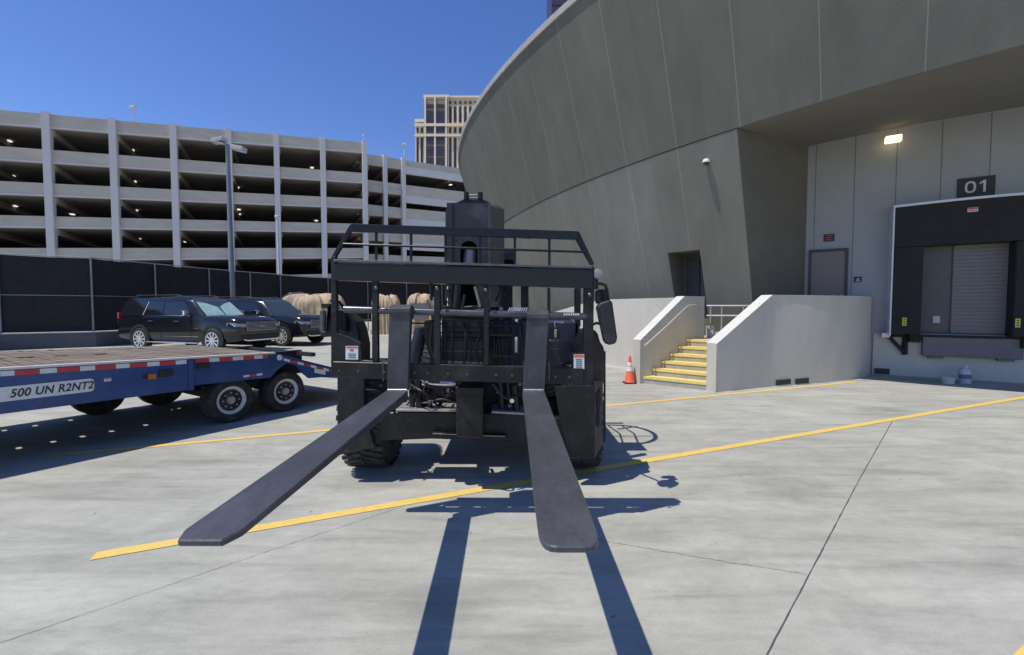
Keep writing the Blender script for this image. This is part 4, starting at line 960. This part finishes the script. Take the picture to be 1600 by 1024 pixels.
# ================================================================== SUVs (local: x forward, y left)
def suv(label, loc, rotz, shade, group):
    r = thing('parked_suv', label, 'SUV', loc, rotz, group, local=True)
    # body: lofted sections, each section listed from the sill over the top
    st_ = [(-2.86, .80, .55, 1.05, .86), (-2.82, .92, .42, 1.16, .93), (-2.3, .99, .36, 1.20, .97), (-1.0, 1.0, .34, 1.20, .985), (.6, 1.0, .34, 1.21, .98), (1.25, 1.0, .34, 1.235, .96), (1.9, 1.0, .35, 1.225, .93), (2.45, .985, .36, 1.185, .88), (2.74, .93, .38, 1.13, .84), (2.86, .84, .44, 1.05, .78)]
    mb = MB(); rg = []
    for x, hw, zb, zt_, tw in st_:
        h_ = [(-hw * .93, zb), (-hw * .985, zb + .12), (-hw, zb + .34), (-hw * .985, zt_ - .22), (-tw, zt_ - .05), (-tw * .93, zt_ - .008), (-tw * .5, zt_ + .028), (0, zt_ + .035)]
        rg.append([(x, y, z) for y, z in h_] + [(x, -y, z) for y, z in reversed(h_[:-1])])
    body = mb.rings(rg).build('body', 'carpaint', r, smooth=True)
    # greenhouse
    mb = MB(); rg = []
    for x0_, x1_, z, hw in ((-2.80, 1.30, 1.19, .93), (-2.74, .98, 1.45, .875), (-2.60, .62, 1.74, .80), (-2.50, .42, 1.865, .74), (-2.2, .1, 1.925, .60)):
        rg.append([(x0_, -hw * .93, z), (x0_ + .25, -hw, z), (x1_ - .25, -hw, z), (x1_, -hw * .86, z), (x1_, hw * .86, z), (x1_ - .25, hw, z), (x0_ + .25, hw, z), (x0_, hw * .93, z)])
    mb.rings(rg).build('cabin', 'carpaint', body, smooth=True)
    def gs(x, z, s, o=.008):      # point on the cabin side
        zz = [1.19, 1.45, 1.74, 1.865]; hh = [.93, .875, .80, .74]; k = 0
        while k < 2 and z > zz[k + 1]: k += 1
        t = (z - zz[k]) / (zz[k + 1] - zz[k]); return (x, s * (hh[k] + (hh[k + 1] - hh[k]) * t + o), z)
    for s in (-1, 1):
        for nm, q in (('window', [(-2.52, 1.26), (-1.52, 1.26), (-1.36, 1.73), (-2.36, 1.73)]), ('window', [(-1.46, 1.26), (-.56, 1.26), (-.56, 1.73), (-1.30, 1.73)]), ('window', [(-.52, 1.26), (.78, 1.26), (.52, 1.60), (.34, 1.73), (-.52, 1.73)])):
            mb = MB(); a_ = [gs(x, z, s) for x, z in q]; 
            lo = [p for p in q]; mid = []
            # split at the cabin crease so the glass lies on it
            if len(q) == 4:
                m0 = (q[0][0] + (q[3][0] - q[0][0]) * .404, 1.45); m1 = (q[1][0] + (q[2][0] - q[1][0]) * .404, 1.45)
                mb.quad(gs(*q[0], s), gs(*q[1], s), gs(*m1, s), gs(*m0, s)); mb.quad(gs(*m0, s), gs(*m1, s), gs(*q[2], s), gs(*q[3], s))
            else:
                m0 = (-.52, 1.45); m1 = (.635, 1.45); mb.quad(gs(*q[0], s), gs(*q[1], s), gs(*m1, s), gs(*m0, s)); mb.add([gs(*m0, s), gs(*m1, s), gs(*q[2], s), gs(*q[3], s), gs(*q[4], s)], [(0, 1, 2, 3, 4)])
            mb.build('window', 'glass', body)
        MB().prism([gs(-2.5, 1.235, s, .012), gs(.86, 1.235, s, .012), gs(.86, 1.25, s, .012), gs(-2.5, 1.25, s, .012)], (0, s * .006, 0)).build('belt_trim', 'chrome', body)
        MB().bar(gs(-1.50, 1.26, s, .012), gs(-1.33, 1.73, s, .012), .022, .012).build('pillar_trim', 'chrome', body)
        MB().tube([(-2.3, s * .70, 1.90), (-2.1, s * .70, 1.965), (-.1, s * .70, 1.965), (.15, s * .68, 1.91)], .018, 6).build('roof_rail', 'blkplastic', body)
        mir = MB().box(.68, min(s * .99, s * 1.20), 1.24, .82, max(s * .99, s * 1.20), 1.43).build('wing_mirror', 'chrome', body, bevel=.03, seg=2)
        MB().box(.70, min(s * .92, s * 1.0), 1.26, .78, max(s * .92, s * 1.0), 1.31).build('mirror_stalk', 'blkplastic', mir)
        for x in (-1.15, .1): MB().box(x, min(s * 1.0, s * 1.02), 1.03, x + .20, max(s * 1.0, s * 1.02), 1.06).build('door_handle', 'chrome', body, bevel=.006)
        MB().box(1.0, min(s * .998, s * 1.008), .80, 1.22, max(s * .998, s * 1.008), .825).build('badge', 'chrome', body)
        for x in (-1.60, -.54, .86): MB().box(x - .004, min(s * .985, s * 1.002), .46, x + .004, max(s * .985, s * 1.002), 1.12).build('door_gap', 'blkplastic', body)
        MB().box(-1.25, min(s * .93, s * 1.03), .29, 1.15, max(s * .93, s * 1.03), .335).build('running_board', 'chrome', body, bevel=.01)
        MB().box(-1.35, min(s * 1.0, s * 1.006), .52, 1.2, max(s * 1.0, s * 1.006), .535).build('side_moulding', 'chrome', body)
        MB().prism([(2.48, s * .985, 1.03), (2.76, s * .925, 1.0), (2.87, s * .80, .98), (2.87, s * .62, .97), (2.87, s * .62, .86), (2.87, s * .80, .87), (2.74, s * .935, .88)], (.01, s * .012, 0)).build('headlight', 'light', body)
        MB().box(2.45, min(s * .98, s * 1.0), .93, 2.52, max(s * .98, s * 1.0), 1.0).build('indicator', 'amber', body)
        MB().box(-2.86, min(s * .76, s * .90), .98, -2.80, max(s * .76, s * .90), 1.35).build('tail_light', 'red', body)
    # front: windscreen, grille, bumper
    zq = [(1.30, 1.19, .80), (.98, 1.45, .75), (.62, 1.74, .69), (.44, 1.85, .64)]
    mb = MB()
    for (xa, za, ha), (xb_, zb2_, hb_) in zip(zq[:-1], zq[1:]):
        mb.quad((xa + .012, -ha, za + .01), (xa + .012, ha, za + .01), (xb_ + .012, hb_, zb2_ + .01), (xb_ + .012, -hb_, zb2_ + .01))
    mb.build('windshield', 'glass2', body)
    if shade:
        mb = MB()
        for s in (-1, 1):
            ctop = 1.76 if s < 0 else 1.70
            mb.add([(1.30 - .03, s * .02, 1.23), (1.30 - .03, s * .74, 1.23), (.98 + .022, s * .715, 1.45), (.66 + .022, s * .66, 1.72), (.74 + .022, s * .35, 1.66), (.90 + .022, s * .04, 1.53)], [(0, 1, 2, 3, 4, 5)])
        mb2 = MB(); mb2.add([(x + .016 + .012, y, z + .014) for x, y, z in mb.v], mb.f); mb2.build('sunshade', 'shade', body)
    MB().box(2.85, -.60, .74, 2.885, .60, 1.02).build('grille', 'blkplastic', body, bevel=.01)
    gm = MB()
    for k in range(6): gm.box(2.886, -.58, .755 + k * .045, 2.90, .58, .770 + k * .045)
    gm.box(2.886, -.61, .735, 2.905, .61, .748); gm.box(2.886, -.61, 1.018, 2.905, .61, 1.03)
    for s in (-1, 1): gm.box(2.886, s * .61 - .008, .735, 2.905, s * .61 + .008, 1.03)
    gm.build('grille_bars', 'grille', body)
    MB().box(2.904, -.12, .865, 2.92, .12, .905).build('emblem', 'steel', body, bevel=.008); MB().box(2.903, -.05, .85, 2.918, .05, .92).build('emblem', 'steel', body, bevel=.008)
    MB().box(2.80, -.80, .46, 2.90, .80, .60).build('bumper', 'blkplastic', body, bevel=.02)
    MB().prism([(2.87, -.72, .42), (2.91, -.60, .38), (2.91, .60, .38), (2.87, .72, .42)], (0, 0, .045)).build('skid_plate', 'chrome', body, bevel=.008)
    # wheels
    for x in (-1.60, 1.82):
        for s in (-1, 1):
            am = MB()
            for k in range(20):
                t0, t1 = rad(-25 + 230 * k / 20), rad(-25 + 230 * (k + 1) / 20)
                q_ = [(x + math.cos(t) * R_, s * 1.002, .44 + math.sin(t) * R_) for t, R_ in ((t0, .395), (t1, .395), (t1, .49), (t0, .49))]
                am.prism(q_, (0, s * .006, 0))
            am.build('wheel_arch', 'blkplastic', body)
            mb = MB(); mb.lathe((x, s * .79, .40), (0, s, 0), [(0, .30), (0, .38), (.03, .40), (.20, .40), (.225, .38), (.225, .30), (.20, .29)], 32)
            t_ = mb.build('wheel', 'rubber', r, smooth=True)
            mb = MB(); mb.lathe((x, s * .79, .40), (0, s, 0), [(.17, .285), (.228, .295), (.228, .275), (.214, .27), (.214, .01)], 28)
            rm = mb.build('rim', 'blkplastic', t_, smooth=True)
            mb = MB(); c0 = Vector((x, s * (.79 + .221), .40))
            for k in range(10):
                t = 2 * math.pi * k / 10; d_ = Vector((math.cos(t), 0, math.sin(t))); mb.bar(c0 + d_ * .04, c0 + d_ * .275, .045, .02, up=(0, 1, 0))
            mb.lathe((x, s * .79, .40), (0, s, 0), [(.215, .06), (.234, .05), (.234, .01)], 14); mb.rings([[(x + math.cos(2 * math.pi * k / 28) * R_, s * (.79 + h_), .40 + math.sin(2 * math.pi * k / 28) * R_) for k in range(28)] for h_, R_ in ((.216, .29), (.233, .29), (.233, .262), (.216, .262))], cap=False)
            mb.build('spokes', 'spoke', rm)
    return r
PH = rad(-17)
hd = Vector((math.cos(PH), math.sin(PH), 0)); lt = Vector((-hd.y, hd.x, 0))
def place_suv(label, fw, shade, sc=1.0):
    # fw = ground point of the near-side (right) front wheel
    c = Vector(fw) - hd * 1.82 * sc + lt * .92 * sc
    r = suv(label, c, PH, shade, 'black SUVs parked by the fence'); r.scale = (sc, sc, sc); return r
place_suv('black SUV with pale sunshade behind its windshield, nearer the trailer', (-10.55, 15.85, 0), True, 1.05)
place_suv('black SUV without sunshade, half hidden behind the other SUV', (-9.50, 18.55, 0), False, 1.05)

# ================================================================== FENCE
FP = [(-26, 10.0), (-19.3, 16.9), (-17.1, 18.3), (-16.55, 20.8), (-15.8, 23.4), (-14.95, 25.6), (-14.1, 27.3), (-12.4, 30.2), (-10.4, 32.3), (-8.1, 34.4), (-5.7, 36.3), (-3.2, 38.2), (-.5, 40.3)]
fn = thing('privacy_fence', 'tall steel fence covered with black privacy mesh along the yard edge', 'fence', (-16, 20, 0))
FH = 3.62; FB = .62
for i, (a_, b_) in enumerate(zip(FP[:-1], FP[1:])):
    a_, b_ = V3(a_), V3(b_); d = (b_ - a_).normalized(); nn = Vector((d.y, -d.x, 0))
    mb = MB(); k = 14; vs = []
    for j in range(k + 1):
        p = a_.lerp(b_, j / k); off = nn * (random.uniform(-.012, .012) if 0 < j < k else 0)
        for z in (FB + .02, 1.6, 2.6, FH - .03 - .02 * math.sin(math.pi * j / k)): vs.append(V3(p + off * 1, z))
    mb.add(vs, [(j * 4 + q, (j + 1) * 4 + q, (j + 1) * 4 + q + 1, j * 4 + q + 1) for j in range(k) for q in range(3)])
    mb.build('mesh_screen', 'fabric', fn)
    MB().cyl(V3(b_ + nn * .06, 0), V3(b_ + nn * .06, FH + .02), .034, n=8).build('post', 'post', fn, smooth=True)
    MB().cyl(V3(a_ + nn * .03, FH), V3(b_ + nn * .03, FH), .024, n=8).build('top_rail', 'post', fn, smooth=True)
    if i < 4: MB().cyl(V3(a_ + nn * .04, 2.08), V3(b_ + nn * .04, 2.08), .018, n=6).build('mid_rail', 'post', fn)
    if i > 5: MB().cyl(V3(a_ + nn * .04, .75), V3(b_ + nn * .04, .75), .05, n=6).build('mid_rail', 'post', fn)
bw = MB(); rg = []; rc = []
for i, p in enumerate(FP[:5]):
    p = V3(p); nn = -nrm(i, [V3(q) for q in FP[:5]]); q = p - nn * .1; o_ = p + nn * .22
    rg.append([V3(q, 0), V3(q, FB - .03), V3(o_, FB - .03), V3(o_, 0)]); rc.append([V3(q, FB - .027), V3(q, FB), V3(o_, FB), V3(o_, FB - .027)])
o = bw.rings(rg).build('base_wall', 'fbase', fn); MB().rings(rc).build('wall_cap', 'fcap', fn)

# ================================================================== light poles
lp = thing('parking_lot_light', 'tall grey parking-lot light pole with two flat lamp heads in front of the fence', 'lamp post', (-14.85, 24, 0))
MB().cyl((-14.9, 24, 0), (-15.0, 24, 10.2), .13, .10, 12).build('pole', 'pole', lp, smooth=True)
for s, (ox, oz) in ((-1, (-.42, .30)), (1, (.60, -.12))):
    c = Vector((-15.0 + ox, 24, 10.2 + oz - .1))
    MB().bar((-15.0, 24, 10.05), (c.x - s * .2, 24, c.z), .07, .07).build('arm', 'pole', lp)
    h_ = MB().obox(c, (.30, 0, -.05 * s), (0, .25, 0), (.02, 0, .10)).build('lamp_head', 'lamp_grey', lp, bevel=.02)
    MB().obox(c - Vector((0, 0, .115)), (.3, 0, -.07), (0, .18, 0), (0, 0, .01)).build('lens', 'whitepole', h_)
wp = thing('slim_white_pole', 'slim white pole with a small top cap in front of the garage columns', 'pole', (-15.5, 30, 0))
MB().cyl((-15.45, 30, 0), (-15.58, 30, 7.6), .07, .06, 10).build('shaft', 'whitepole', wp, smooth=True)
MB().box(-15.72, 29.9, 7.6, -15.44, 30.1, 7.72).build('cap', 'whitepole', wp, bevel=.02)

# ================================================================== PARKING GARAGE
gar = thing('parking_garage', 'long five-level concrete parking garage with white columns beyond the fence', 'parking garage', (-25, 52, 0))
def face(O, d, t, z, out=0.0):
    nn = Vector((d.y, -d.x, 0)); p = O + d * t + nn * out; return Vector((p.x, p.y, z))
GO = V3((-41.82, 41.0)); GD = Vector((.888, .459, 0)).normalized()
def band(O, d, t0, t1, zt0, zt1, zb0, zb1, name='spandrel', m='garage', dep=.35, out=0.0):
    nn = Vector((d.y, -d.x, 0))
    mb = MB(); mb.prism([face(O, d, t0, zb0, out), face(O, d, t1, zb1, out), face(O, d, t1, zt1, out), face(O, d, t0, zt0, out)], nn * -dep)
    mb.build(name, m, gar)
TA, TB = -14.2, 27.6; D_ = 17.0
def lin(a, s): return lambda t: a + s * t
levels = [(lin(19.0, .075), lin(17.75, .076)), (lin(15.85, .061), lin(14.65, .061)), (lin(12.85, .061), lin(11.7, .061)), (lin(9.9, .061), lin(8.85, .061)), (lin(7.05, .061), lin(5.9, .061)), (lin(4.1, .061), lin(2.9, .061))]
for zt_, zb_ in levels:
    band(GO, GD, TA, TB, zt_(TA), zt_(TB), zb_(TA), zb_(TB))
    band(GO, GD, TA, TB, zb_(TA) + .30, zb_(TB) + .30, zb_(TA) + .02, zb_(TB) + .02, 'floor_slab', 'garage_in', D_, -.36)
    band(GO, GD, TA, TB, zb_(TA) + .11, zb_(TB) + .11, zb_(TA) - .02, zb_(TB) - .02, 'drip_edge', 'garage_col', .12, .04)
tc_ = [-13.8, -9.2, -4.6, 0, 4.6, 9.25, 13.9, 18.3, 22.95, 27.5]
for t in tc_:
    zt_ = levels[0][0](t) + .12
    band(GO, GD, t - .27, t + .27, zt_, zt_, 0, 0, 'column', 'garage_col', .75, .30)
    for zt2, zb2_ in levels:      # beams running into the building with a haunch
        nn = Vector((GD.y, -GD.x, 0)); z = zb2_(t)
        mb = MB(); mb.prism([face(GO, GD, t, z + .02, -.36), face(GO, GD, t, z - .55, -.46), face(GO, GD, t, z - .55, -12), face(GO, GD, t, z + .02, -12)], GD * .4); mb.build('beam', 'garage_in', gar)
        for side_ in (-1, 1):
            mb = MB(); mb.prism([face(GO, GD, t + side_ * .28, z, .04), face(GO, GD, t + side_ * .52, z, .04), face(GO, GD, t + side_ * .52, zt2(t) - .15, .04), face(GO, GD, t + side_ * .28, zt2(t) - .15, .04)], nn * -.03) if False else None
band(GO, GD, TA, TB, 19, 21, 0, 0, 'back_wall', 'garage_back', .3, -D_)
band(GO, GD, TA - .4, TA - .1, 18, 18, 0, 0, 'end_wall', 'garage', D_, -.3)
# second wing, stepped back
O2 = V3((-17.95, 57.0)); D2 = Vector((.85, .53, 0)).normalized()
l2 = [(lin(20.85, .02), lin(19.55, .02)), (lin(17.65, .02), lin(16.25, .02)), (lin(14.6, .02), lin(13.25, .02)), (lin(11.5, .02), lin(10.1, .02)), (lin(8.4, .02), lin(7.0, .02)), (lin(5.3, .02), lin(3.9, .02))]
for zt_, zb_ in l2:
    band(O2, D2, -1.5, 4.3, zt_(0), zt_(4.3), zb_(0), zb_(4.3))
    band(O2, D2, -1.5, 34, zb_(0) + .30, zb_(34) + .30, zb_(0) + .02, zb_(34) + .02, 'floor_slab', 'garage_in', D_, -.36)
for k, (zt_, zb_) in enumerate(l2):
    ex = .45 if k == 0 else .9
    band(O2, D2, 4.31, 34, zt_(4.3) + .0, zt_(34) + .25, zb_(4.3) - ex, zb_(34) - ex, 'spandrel', 'garage', .35, -.02)
    band(O2, D2, 4.6, 34, zb_(4.6) - ex + .95, zb_(34) - ex + .95, zb_(4.6) - ex - .01, zb_(34) - ex - .01, 'painted_band', 'garage_col', .05, .02)
for t in (2.0, 4.4):
    band(O2, D2, t - .25, t + .25, l2[0][0](t) + .2, l2[0][0](t) + .2, 0, 0, 'column', 'garage_col', .75, .30)
for t in (-.3, 2.0, 4.4, 11):
    for _, zb_ in l2:
        z = zb_(t); MB().prism([face(O2, D2, t, z + .02, -.36), face(O2, D2, t, z - .5, -.46), face(O2, D2, t, z - .5, -10), face(O2, D2, t, z + .02, -10)], D2 * .4).build('beam', 'garage_in', gar)
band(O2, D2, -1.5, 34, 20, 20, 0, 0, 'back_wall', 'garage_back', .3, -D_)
# ceiling luminaires at the spots seen lit
def lum(x, y, O, d, lev):
    nn = Vector((d.y, -d.x, 0)); best = None
    for k in range(2, 60):        # find where the sight line meets one of the ceilings
        dp = k * .25; s, p = PL(x, y, O - nn * dp, d)
        for zt_, zb_ in lev:
            e = abs(p.z - (zb_(s) - .05))
            if best is None or e < best[0]: best = (e, p.copy(), zb_(s))
    p = best[1]; p.z = best[2] - .06
    MB().obox(p, d * .17, nn * .24, Vector((0, 0, .03))).build('ceiling_light', 'lum', gar)
for x, y in [(14, 221), (206, 234), (18.5, 274), (209.5, 284), (22.5, 322.5), (113, 335), (212, 328.5), (27, 371.5), (119, 377), (216.5, 373), (290, 378), (367, 246), (371, 293), (373, 328), (373.5, 335), (487.5, 262), (494, 345)]:
    lum(x, y, GO, GD, levels)
lum(704, 288, O2, D2, [(a_, (lambda b_: (lambda t: b_(t) - .9))(b_)) for a_, b_ in l2])
# roof lamps on the garage
for (x, y0, y1, Y) in ((209.5, 168, 192, 46), (568, 213, 224, 54.5), (631.5, 226, 248, 62)):
    b_ = P(x, y1, Y); t_ = P(x - (1 if x == 209.5 else 0), y0, Y); o = MB()
    o.cyl(b_, t_, .06, n=6); o.obox(t_ + Vector((0, 0, .05)), (.26 if x != 568 else .08, 0, .06), (0, .2, 0), (0, 0, .09))
    lab = {209.5: 'small white lamp pole on the garage roof, leftmost', 568: 'short white antenna mast on the garage roof corner column', 631.5: 'small white lamp pole on the garage roof nearest the hotel tower'}[x]
    tag(centre(o.build('roof_lamp' if x != 568 else 'antenna_mast', 'whitepole')), lab, 'lamp' if x != 568 else 'antenna')

# ================================================================== HOTEL TOWER
ht = thing('hotel_tower', 'distant cream high-rise hotel with dark vertical windows', 'hotel', (-35, 262, 0))
HY = 260.0
def hq(x0, x1, y0, y1, Y=HY, dep=2.0): 
    a_, b_, c_, d_ = P(x0, y1, Y), P(x1, y1, Y), P(x1, y0, Y), P(x0, y0, Y)
    return MB().prism([a_, b_, c_, d_], (0, dep, 0))
def hbox(x0, x1, y0, name, m, Y=HY, dep=30):
    a_, b_ = P(x0, y0, Y), P(x1, y0, Y); return MB().box(a_.x, Y, 0, b_.x, Y + dep, a_.z).build(name, m, ht)
hbox(650, 850, 193, 'lower_block', 'hotel')
hbox(663, 701, 150, 'wing', 'hotel', HY - 1.5, 26)
hbox(701.5, 850, 152, 'upper_block', 'hotel', HY + .5, 28)
hbox(664.5, 699, 155, 'brown_bay', 'hotel_br', HY - 1.9, 1)
hq(648, 662, 186, 190, HY - .5, 3).build('parapet', 'hotel_w', ht)
for y0, y1, Y, xa in ((193, 197, HY - 2.6, 647.5), (209.5, 213, HY - 2.6, 647.5)): hq(xa, 850, y0, y1, Y, 2.2).build('cornice', 'hotel_w', ht)
hq(661.5, 701.5, 148, 152, HY - 2.2, 2.5).build('cornice', 'hotel_w', ht); hq(701.5, 850, 149.5, 152.5, HY - .6, 2).build('cornice', 'hotel_w', ht)
for x0, x1 in ((666.5, 677.5), (682, 694)):
    for y0, y1 in ((163, 169), (173, 192), (198, 207), (214, 225.5), (228.5, 244), (246.5, 262), (265, 285)):
        w_ = hq(x0, x1, y0, y1, HY - 2.15, .2).build('window', 'hglass', ht)
for x in (664.2, 679.6, 697): hq(x - 1.3, x + 1.3, 152, 330, HY - 2.4, .5).build('pilaster', 'hotel_w', ht)
k = 0; x = 703.5
while x < 800:
    for y0, y1 in ((158, 162.5), (167, 191), (198, 207.5), (214, 330)): hq(x - 1.7, x + 1.3, y0, y1, HY - .25, .2).build('window', 'hglass', ht)
    hq(x + 2.6, x + 5.0, 165, 330, HY - 1.0, .8).build('pilaster', 'hotel_w', ht); x += 7.9
for x in (652.5, 659.5):
    for y0, y1 in ((198, 207.5), (214, 330)): hq(x - 1.9, x + 1.3, y0, y1, HY - .25, .2).build('window', 'hglass', ht)
hq(655.3, 656.9, 213, 330, HY - .8, .5).build('pilaster', 'hotel_w', ht); hq(649.2, 650.6, 196, 330, HY - .8, .5).build('pilaster', 'hotel_w', ht)
c = P(770, 142, 250); MB().lathe(c, (0, 0, 1), [(-3, 3.5), (0, 3.2), (2, 2.3), (3.0, .6)], 16).build('roof_dome', 'hotel_w', ht, smooth=True)
MB().cyl((c.x, c.y, c.z - 3), (c.x, c.y + 12, c.z - 22), 3.2, n=10).build('dome_drum', 'hotel_w', ht)
# dark tower top behind the arena rim
a_, b_ = P(862, 28, 150), P(950, 28, 150)
dt = thing('dark_tower', 'dark purple-black high-rise tower rising behind the arena rim', 'tower', (a_.x + 9, 160, 0))
MB().box(a_.x, 150, 0, b_.x, 172, 150).build('shaft', 'dtower', dt)
mb = MB()
for k in range(22): mb.box(a_.x - .02, 149.9, 60 + k * 4, b_.x, 149.97, 60.25 + k * 4)
mb.build('floor_lines', 'hglass', dt)

# ================================================================== TARPAULIN-COVERED ITEMS
def tarp(name, label, x0, x1, y0, y1, Y, dep, seed, lean=0.0):
    rnd = random.Random(seed); a_, b_ = P(x0, y1, Y), P(x1, y1, Y); zt_ = P(x0, y0, Y).z; wd = b_.x - a_.x; cx_ = (a_.x + b_.x) / 2
    NA, NH = 200, 16; ph = [rnd.uniform(0, 6.28) for _ in range(8)]; fr = [7, 11, 17, 23, 5, 29]
    rg = []
    for h_ in range(NH + 1):
        t = h_ / NH; z = zt_ * (1 - (1 - t) ** 1.0) if False else zt_ * t
        row = []
        for k in range(NA):
            an = 2 * math.pi * k / NA; c_, s_ = math.cos(an), math.sin(an)
            sq = (abs(c_) ** 4 + abs(s_) ** 4) ** -.25
            fold = sum((1 - 2 * abs(math.sin((an * f + p + t * 1.5) / 2))) for f, p in zip(fr, ph)) * .020 * (1.25 - .8 * t)
            sc = 1.0 + fold * 1.6
            if t > .80: sc *= 1 - ((t - .8) / .2) ** 2 * .22
            zz = z + (math.sin(an * 3 + ph[0]) * .04 + math.sin(an * 7 + ph[1]) * .05 + math.sin(an * 13 + ph[2]) * .03) * t
            nz_ = noise.noise(Vector((c_ * 2.5 + seed, s_ * 2.5, t * 3))) * .10 + noise.noise(Vector((c_ * 9 + seed, s_ * 9, t * 4))) * .05
            sc += nz_; zz += t * (noise.noise(Vector((an * 1.3, seed, 0))) * .22)
            row.append((cx_ + c_ * sq * wd / 2 * sc * (1 - .10 * t) + lean * t, Y + dep / 2 + s_ * sq * dep / 2 * sc, zz))
        rg.append(row)
    top = [((p[0] - cx_) * .5 + cx_, (p[1] - Y - dep / 2) * .5 + Y + dep / 2, p[2] + .02 + .05 * math.sin(k * .3)) for k, p in enumerate(rg[-1])]
    rg.append(top)
    o = MB().rings(rg).build(name, 'tan', smooth=True); centre(o); tag(o, label, 'tarpaulin', 'tan covers standing by the fence'); return o
tarp('covered_pallet', 'tan tarpaulin-covered pallet standing left of the other covered pallet', 577, 620, 463, 521.5, 27.0, 1.5, 3)
tarp('covered_pallet', 'cream tarpaulin-covered pallet with a dark panel on its front', 633, 679, 462, 521.5, 27.0, 1.5, 9)
a_ = P(641, 474, 26.9)
o = MB().prism([P(641, 474, 26.8), P(667, 474, 26.8), P(667, 500, 26.8), P(641, 500, 26.8)], (0, .1, 0)).build('front_panel', 'leveler'); 
for ob in [q for q in COL.objects if q.get('label', '').startswith('cream')]: o.parent = ob; o.data.transform(Matrix.Translation(-ob.location))
tarp('covered_equipment', 'long pile of tan draped tarpaulin behind the parked SUVs', 428, 528, 461, 521, 24.6, 2.2, 5)
